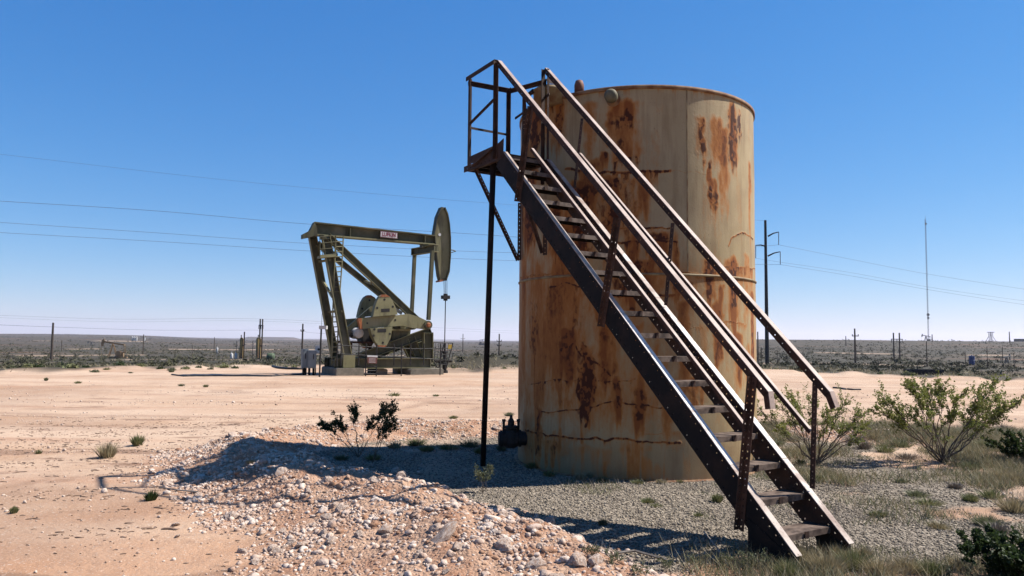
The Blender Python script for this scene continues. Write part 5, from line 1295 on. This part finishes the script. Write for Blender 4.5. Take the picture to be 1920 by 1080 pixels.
wire([(-120, 590, 200), (200, 603, 190), (487, 602, 180), (760, 616, 220), (1000, 626, 300)], .014, 'fainter wire just under the wire to the pair of tall poles')
# lattice mast
def mast():
    Y = 700.0; g = ground_at(1741, Y); tp = at_y(1735, 411, Y); root = thing('radio_mast', 'very tall thin radio mast rising above the right ridge', 'mast', g)
    w = .55; b = MB(); cs = [(w, 0), (-w / 2, w * .87), (-w / 2, -w * .87)]; N = 46
    P = [[g + (tp - g) * k / N + V3(c_[0], c_[1], 0) for c_ in cs] for k in range(N + 1)]
    for j in range(3): b.tube([P[0][j], P[N][j]], .11, 4)
    for k in range(N):
        for j in range(3): b.tube([P[k][j], P[k + 1][(j + 1) % 3]], .05, 3, False)
    b.build('lattice', M['wire'], root)
    b = MB(); 
    for y_, s_ in ((590, 1.3), (596, 1.0), (420, .9)):
        q = g + (tp - g) * ((640 - y_) / 229.0); b.cyl(q - V3(s_ * .2, 1.2, 0), q - V3(s_ * .2, .6, 0) , s_, 12)
    b.tube([tp, tp + up * 3], .12, 4); b.build('antenna_dish', M['far_metal'], root)
mast()
def pylon(px, ytop, Y, lb):
    g = ground_at(px, Y); z = at_y(px, ytop, Y)[2]; H = z - g[2]; root = thing('lattice_tower', lb, 'tower', g); b = MB()
    for sx in (-1, 1):
        for sy in (-1, 1): b.tube([g + V3(sx * 2.4, sy * 2.4, 0), g + V3(sx * .9, sy * .9, H * .6), g + V3(sx * .9, sy * .9, H)], .16, 4)
    for k in range(7):
        for s_ in (-1, 1): b.tube([g + V3(-s_ * (2.4 - k * .25), 0, H * k / 7), g + V3(s_ * (2.2 - k * .25), 0, H * (k + 1) / 7)], .10, 3)
    b.build('frame', M['far_metal'], root); MB().box(g + V3(0, 0, H), 5.0, 1, .4).build('crossarm', M['far_metal'], root)
pylon(1858, 623, 560, 'faint lattice tower on the right ridge')
# smaller pumping units, conventional pattern
def small_jack(px, pybase, Y, hpx, lb, mat='tan', flip=1, rz=0.0, tilt=.30, group=None):
    g = ground_at(px, Y); zb = at_y(px, pybase, Y)[2]; g[2] = zb; s = hpx / FPX * Y / 5.2
    root = thing('small_pump_jack', lb, 'pump jack', g, group); ex = V3(math.cos(rz) * flip, math.sin(rz) * flip, 0); ey = V3(-ex[1], ex[0], 0)
    Q = lambda x, y, z: g + (ex * x + ey * y + up * z) * s
    m = M[mat]
    b = MB(); b.frame(Q(-3.6, -.6, -.6 / s - 1), ex, ey, up, 6.4 * s, 1.2 * s, .3 * s + .6 + 1 * s); b.build('skid', m, root)
    b = MB()
    for y in (-.8, .8): b.bar(Q(1.2, y, .3), Q(.3, y * .25, 4.0), .26 * s, .22 * s, ey); b.bar(Q(-.9, y, .3), Q(.2, y * .25, 4.0), .22 * s, .2 * s, ey)
    b.build('samson_post', m, root)
    A, B = Q(-2.7, 0, 4.15 - tilt * 2.6), Q(2.6, 0, 4.15 + tilt * 2.6); b = MB(); b.bar(A, B, .45 * s, .3 * s, (0, 0, 1)); b.build('walking_beam', m, root)
    d = unit(B - A); n = unit(up - d * d[2]); hp = [B + n * .9 * s + d * .1 * s, B + d * .55 * s + n * .4 * s, B + d * .65 * s - n * .5 * s, B + d * .35 * s - n * 1.5 * s, B - d * .05 * s - n * 1.2 * s, B - d * .2 * s]
    b = MB(); b.prism([p - ey * .15 * s for p in hp], ey, .3 * s); b.build('horse_head', m, root)
    for y in (-.75, .75):
        b = MB(); b.bar(A + ey * y * s, Q(-3.0, y, 1.7), .14 * s, .12 * s, ey); b.build('pitman_arm', m, root)
        b = MB(); b.bar(Q(-3.1, y * 1.05, 1.7), Q(-1.0, y * 1.05, 1.1), .35 * s, .16 * s, up); b.lathe(Q(-1.4, y * 1.05, 1.25), [(.75 * s, 0), (.75 * s, .22 * s)], 14, ey); b.build('crank', m, root)
    b = MB(); b.box(Q(-2.0, 0, 1.0), 1.3 * s, 1.1 * s, 1.3 * s, ex, ey); b.build('gear_box', m, root)
    b = MB(); b.bar(A - ey * .8 * s, A + ey * .8 * s, .18 * s, .18 * s, up); b.build('equalizer', m, root)
    b = MB(); b.tube([B + d * .6 * s - n * .3 * s, Q(2.6 + .55, 0, .2)], .02 * s + .01, 4); b.build('polished_rod', m, root)
    return root
small_jack(214, 671, 150, 34, 'tan pump jack working in the scrub at far left', 'tan', -1, .25, .18)
small_jack(172, 651, 420, 12, 'tiny dark pump jack far behind and left of the tan one', 'far_metal', -1, 0, .1)
small_jack(1737, 641, 600, 14, 'pump jack silhouetted on the ridge at the foot of the mast', 'far_metal', -1, 0, .2)
small_jack(1886, 690, 150, 26, 'grey pump jack in the scrub near the right edge', 'far_metal', 1, .6, .1)
small_jack(904, 644, 700, 9, 'tiny pump jack on the horizon beside the support pole', 'far_metal', 1, 0, .2)
small_jack(1787, 643, 900, 7, 'tiny pump jack on the ridge right of the mast', 'far_metal', -1, .4, .2)
# heater treater towers and their tanks
def tower(px, ytop, ybase, Y, w, lb, stack):
    g = ground_at(px, Y); g[2] = at_y(px, ybase, Y)[2]; z = at_y(px, ytop, Y)[2]; R_ = w / FPX * Y / 2; H = z - g[2]; root = thing('heater_tower', lb, 'vessel', g)
    MB().lathe(g - up * 1.5, [(R_ * 1.05, 0), (R_ * 1.05, 1.9), (R_, 1.95), (R_, H + 1.3), (R_ * .7, H + 1.55), (.05, H + 1.65)], 24).build('vessel', M['ochre'], root, True)
    b = MB(); b.tube([g + V3(R_ + .25, -.2, 0), g + V3(R_ + .25, -.2, H + stack)], .14, 8); b.tube([g + V3(R_ + .25, -.2, H * .6), g + V3(0, 0, H * .7)], .1, 6); b.build('exhaust_stack', M['steel_black'], root)
    b = MB(); b.tube([g + V3(-R_ - .7, 0, 0), g + V3(-R_ - .7, 0, H * .86), g + V3(-R_ * .5, 0, H * .86)], .06, 6); b.build('side_pipe', M['far_metal'], root)
    b = MB(); b.cyl(g + V3(-.1, 0, H), g + V3(-.1, 0, H + .7), .12, 8); b.build('relief_valve', M['far_metal'], root)
tower(453, 634, 671, 165, 6.5, 'shorter ochre heater tower, left of the pair', 1.4); tower(485, 634, 673, 160, 9, 'wider ochre heater tower with twin poles behind', 1.0)
def small_tank(px, pyb, Y, wpx, hpx, lb, mat):
    g = ground_at(px, Y); g[2] = at_y(px, pyb, Y)[2]; R_ = wpx / FPX * Y / 2; H = hpx / FPX * Y; root = thing('small_tank', lb, 'tank', g)
    MB().lathe(g - up * 1.2, [(R_, 0), (R_, H * .9 + 1.2), (R_ * .8, H + 1.2), (.05, H * 1.05 + 1.2)], 20).build('shell', M[mat], root, True)
    MB().cyl(g + V3(-R_ * .3, 0, H), g + V3(-R_ * .3, 0, H + .35), .12, 8).build('hatch', M[mat], root)
small_tank(435.5, 671, 166, 5, 8, 'small white plastic tank, left one of the two by the shorter tower', 'white'); small_tank(443.5, 671, 165, 5, 8, 'small white plastic tank, right one of the two by the shorter tower', 'white')
small_tank(408, 657, 240, 3.2, 5, 'tiny white drum in the scrub left of the heater towers', 'white')
g = ground_at(508, 160); g[2] = at_y(508, 674, 160)[2]; rt = thing('horizontal_tank', 'low dull green horizontal tank right of the heater towers', 'tank', g)
MB().lathe(g + V3(-.75, 0, .55), [(.1, 0), (.75, .12), (.85, .3), (.85, 1.3), (.75, 1.48), (.1, 1.6)], 20, (1, 0, 0)).build('shell', M['greentank'], rt, True)
b = MB(); b.box(g + V3(-.45, 0, -.4), .2, 1.2, 1.3); b.box(g + V3(.55, 0, -.4), .2, 1.2, 1.3); b.build('saddle', M['far_metal'], rt)
for i, (px, w) in enumerate(((248, 3), (252, 3), (256, 3), (271, 3))):
    g = ground_at(px, 900); z = at_y(px, 632.5, 900)[2]; g = V3(g[0], 900, z - 1.5)
    root = thing('distant_tank', 'pale storage tank on the far left skyline', 'tank', g, 'pale tanks on the far left skyline'); MB().lathe(g - up * 6, [(.9, 0), (.9, 8.0), (.1, 8.4)], 14).build('shell', M['white'], root); MB().cyl(g + up * 2, g + up * 3.0, .2, 6).build('vent', M['white'], root)
# trough and blue drum on the right
p = at_z(1740, 701, 0); b = MB(); W = 60 / FPX * p[1]
b.frame(p - V3(W / 2, 0, .05), V3(1, 0, 0), V3(0, 1, 0), up, W, .04, .26); b.frame(p - V3(W / 2, -.8, .05), V3(1, 0, 0), V3(0, 1, 0), up, W, .04, .26); b.frame(p - V3(W / 2, -.042, .05), V3(1, 0, 0), V3(0, 1, 0), up, .04, .75, .26); b.frame(p + V3(W / 2 - .04, .042, -.05), V3(1, 0, 0), V3(0, 1, 0), up, .04, .75, .26)
tag(b.build('black_trough', M['black']), 'long low black trough at the far rim of the pad on the right', 'trough')
g = ground_at(1821, 120); g[2] = at_y(1821, 684, 120)[2]; rt = thing('blue_drum', 'small blue drum in the scrub left of the grey pump jack', 'drum', g)
MB().lathe(g - up * .6, [(.42, 0), (.42, 1.3), (.45, 1.32), (.42, 1.36), (.42, 2.0), (.1, 2.05)], 16).build('barrel', pmat('blue_plastic', (.05, .08, .20), (.07, .10, .24), 3, .5), rt); MB().cyl(g + up * 1.4, g + up * 1.55, .08, 8).build('bung', M['black'], rt)
# building on the right ridge
g = ground_at(1914, 620); z = at_y(1914, 638, 620)[2]; rt = thing('distant_shed', 'small flat shed at the right end of the ridge', 'shed', V3(g[0], 620, g[2]))
MB().box(V3(g[0], 620, z - 2.0), 7.5, 6, 6).build('wall', M['far_metal'], rt); MB().box(V3(g[0], 620, z + 1.1), 8.1, 6.6, .18).build('roof', M['cabinet'], rt)

# ------------------------------------------------------------------ air
hz = MB(); hz.box((0, 5200, 45), 15000, 13400, 190)
hm = bpy.data.materials.new('haze_air'); hm.use_nodes = True; ht = hm.node_tree
for n in list(ht.nodes): ht.nodes.remove(n)
hv = ht.nodes.new('ShaderNodeVolumePrincipled'); hv.inputs['Density'].default_value = .0001; hv.inputs['Color'].default_value = (.93, .89, 1, 1); hv.inputs['Anisotropy'].default_value = .2
ho = ht.nodes.new('ShaderNodeOutputMaterial'); ht.links.new(hv.outputs[0], ho.inputs['Volume'])
tag(hz.build('haze', hm), 'thin dusty air over the desert', 'haze', kind='stuff')
print('OBJS', len(bpy.data.objects))
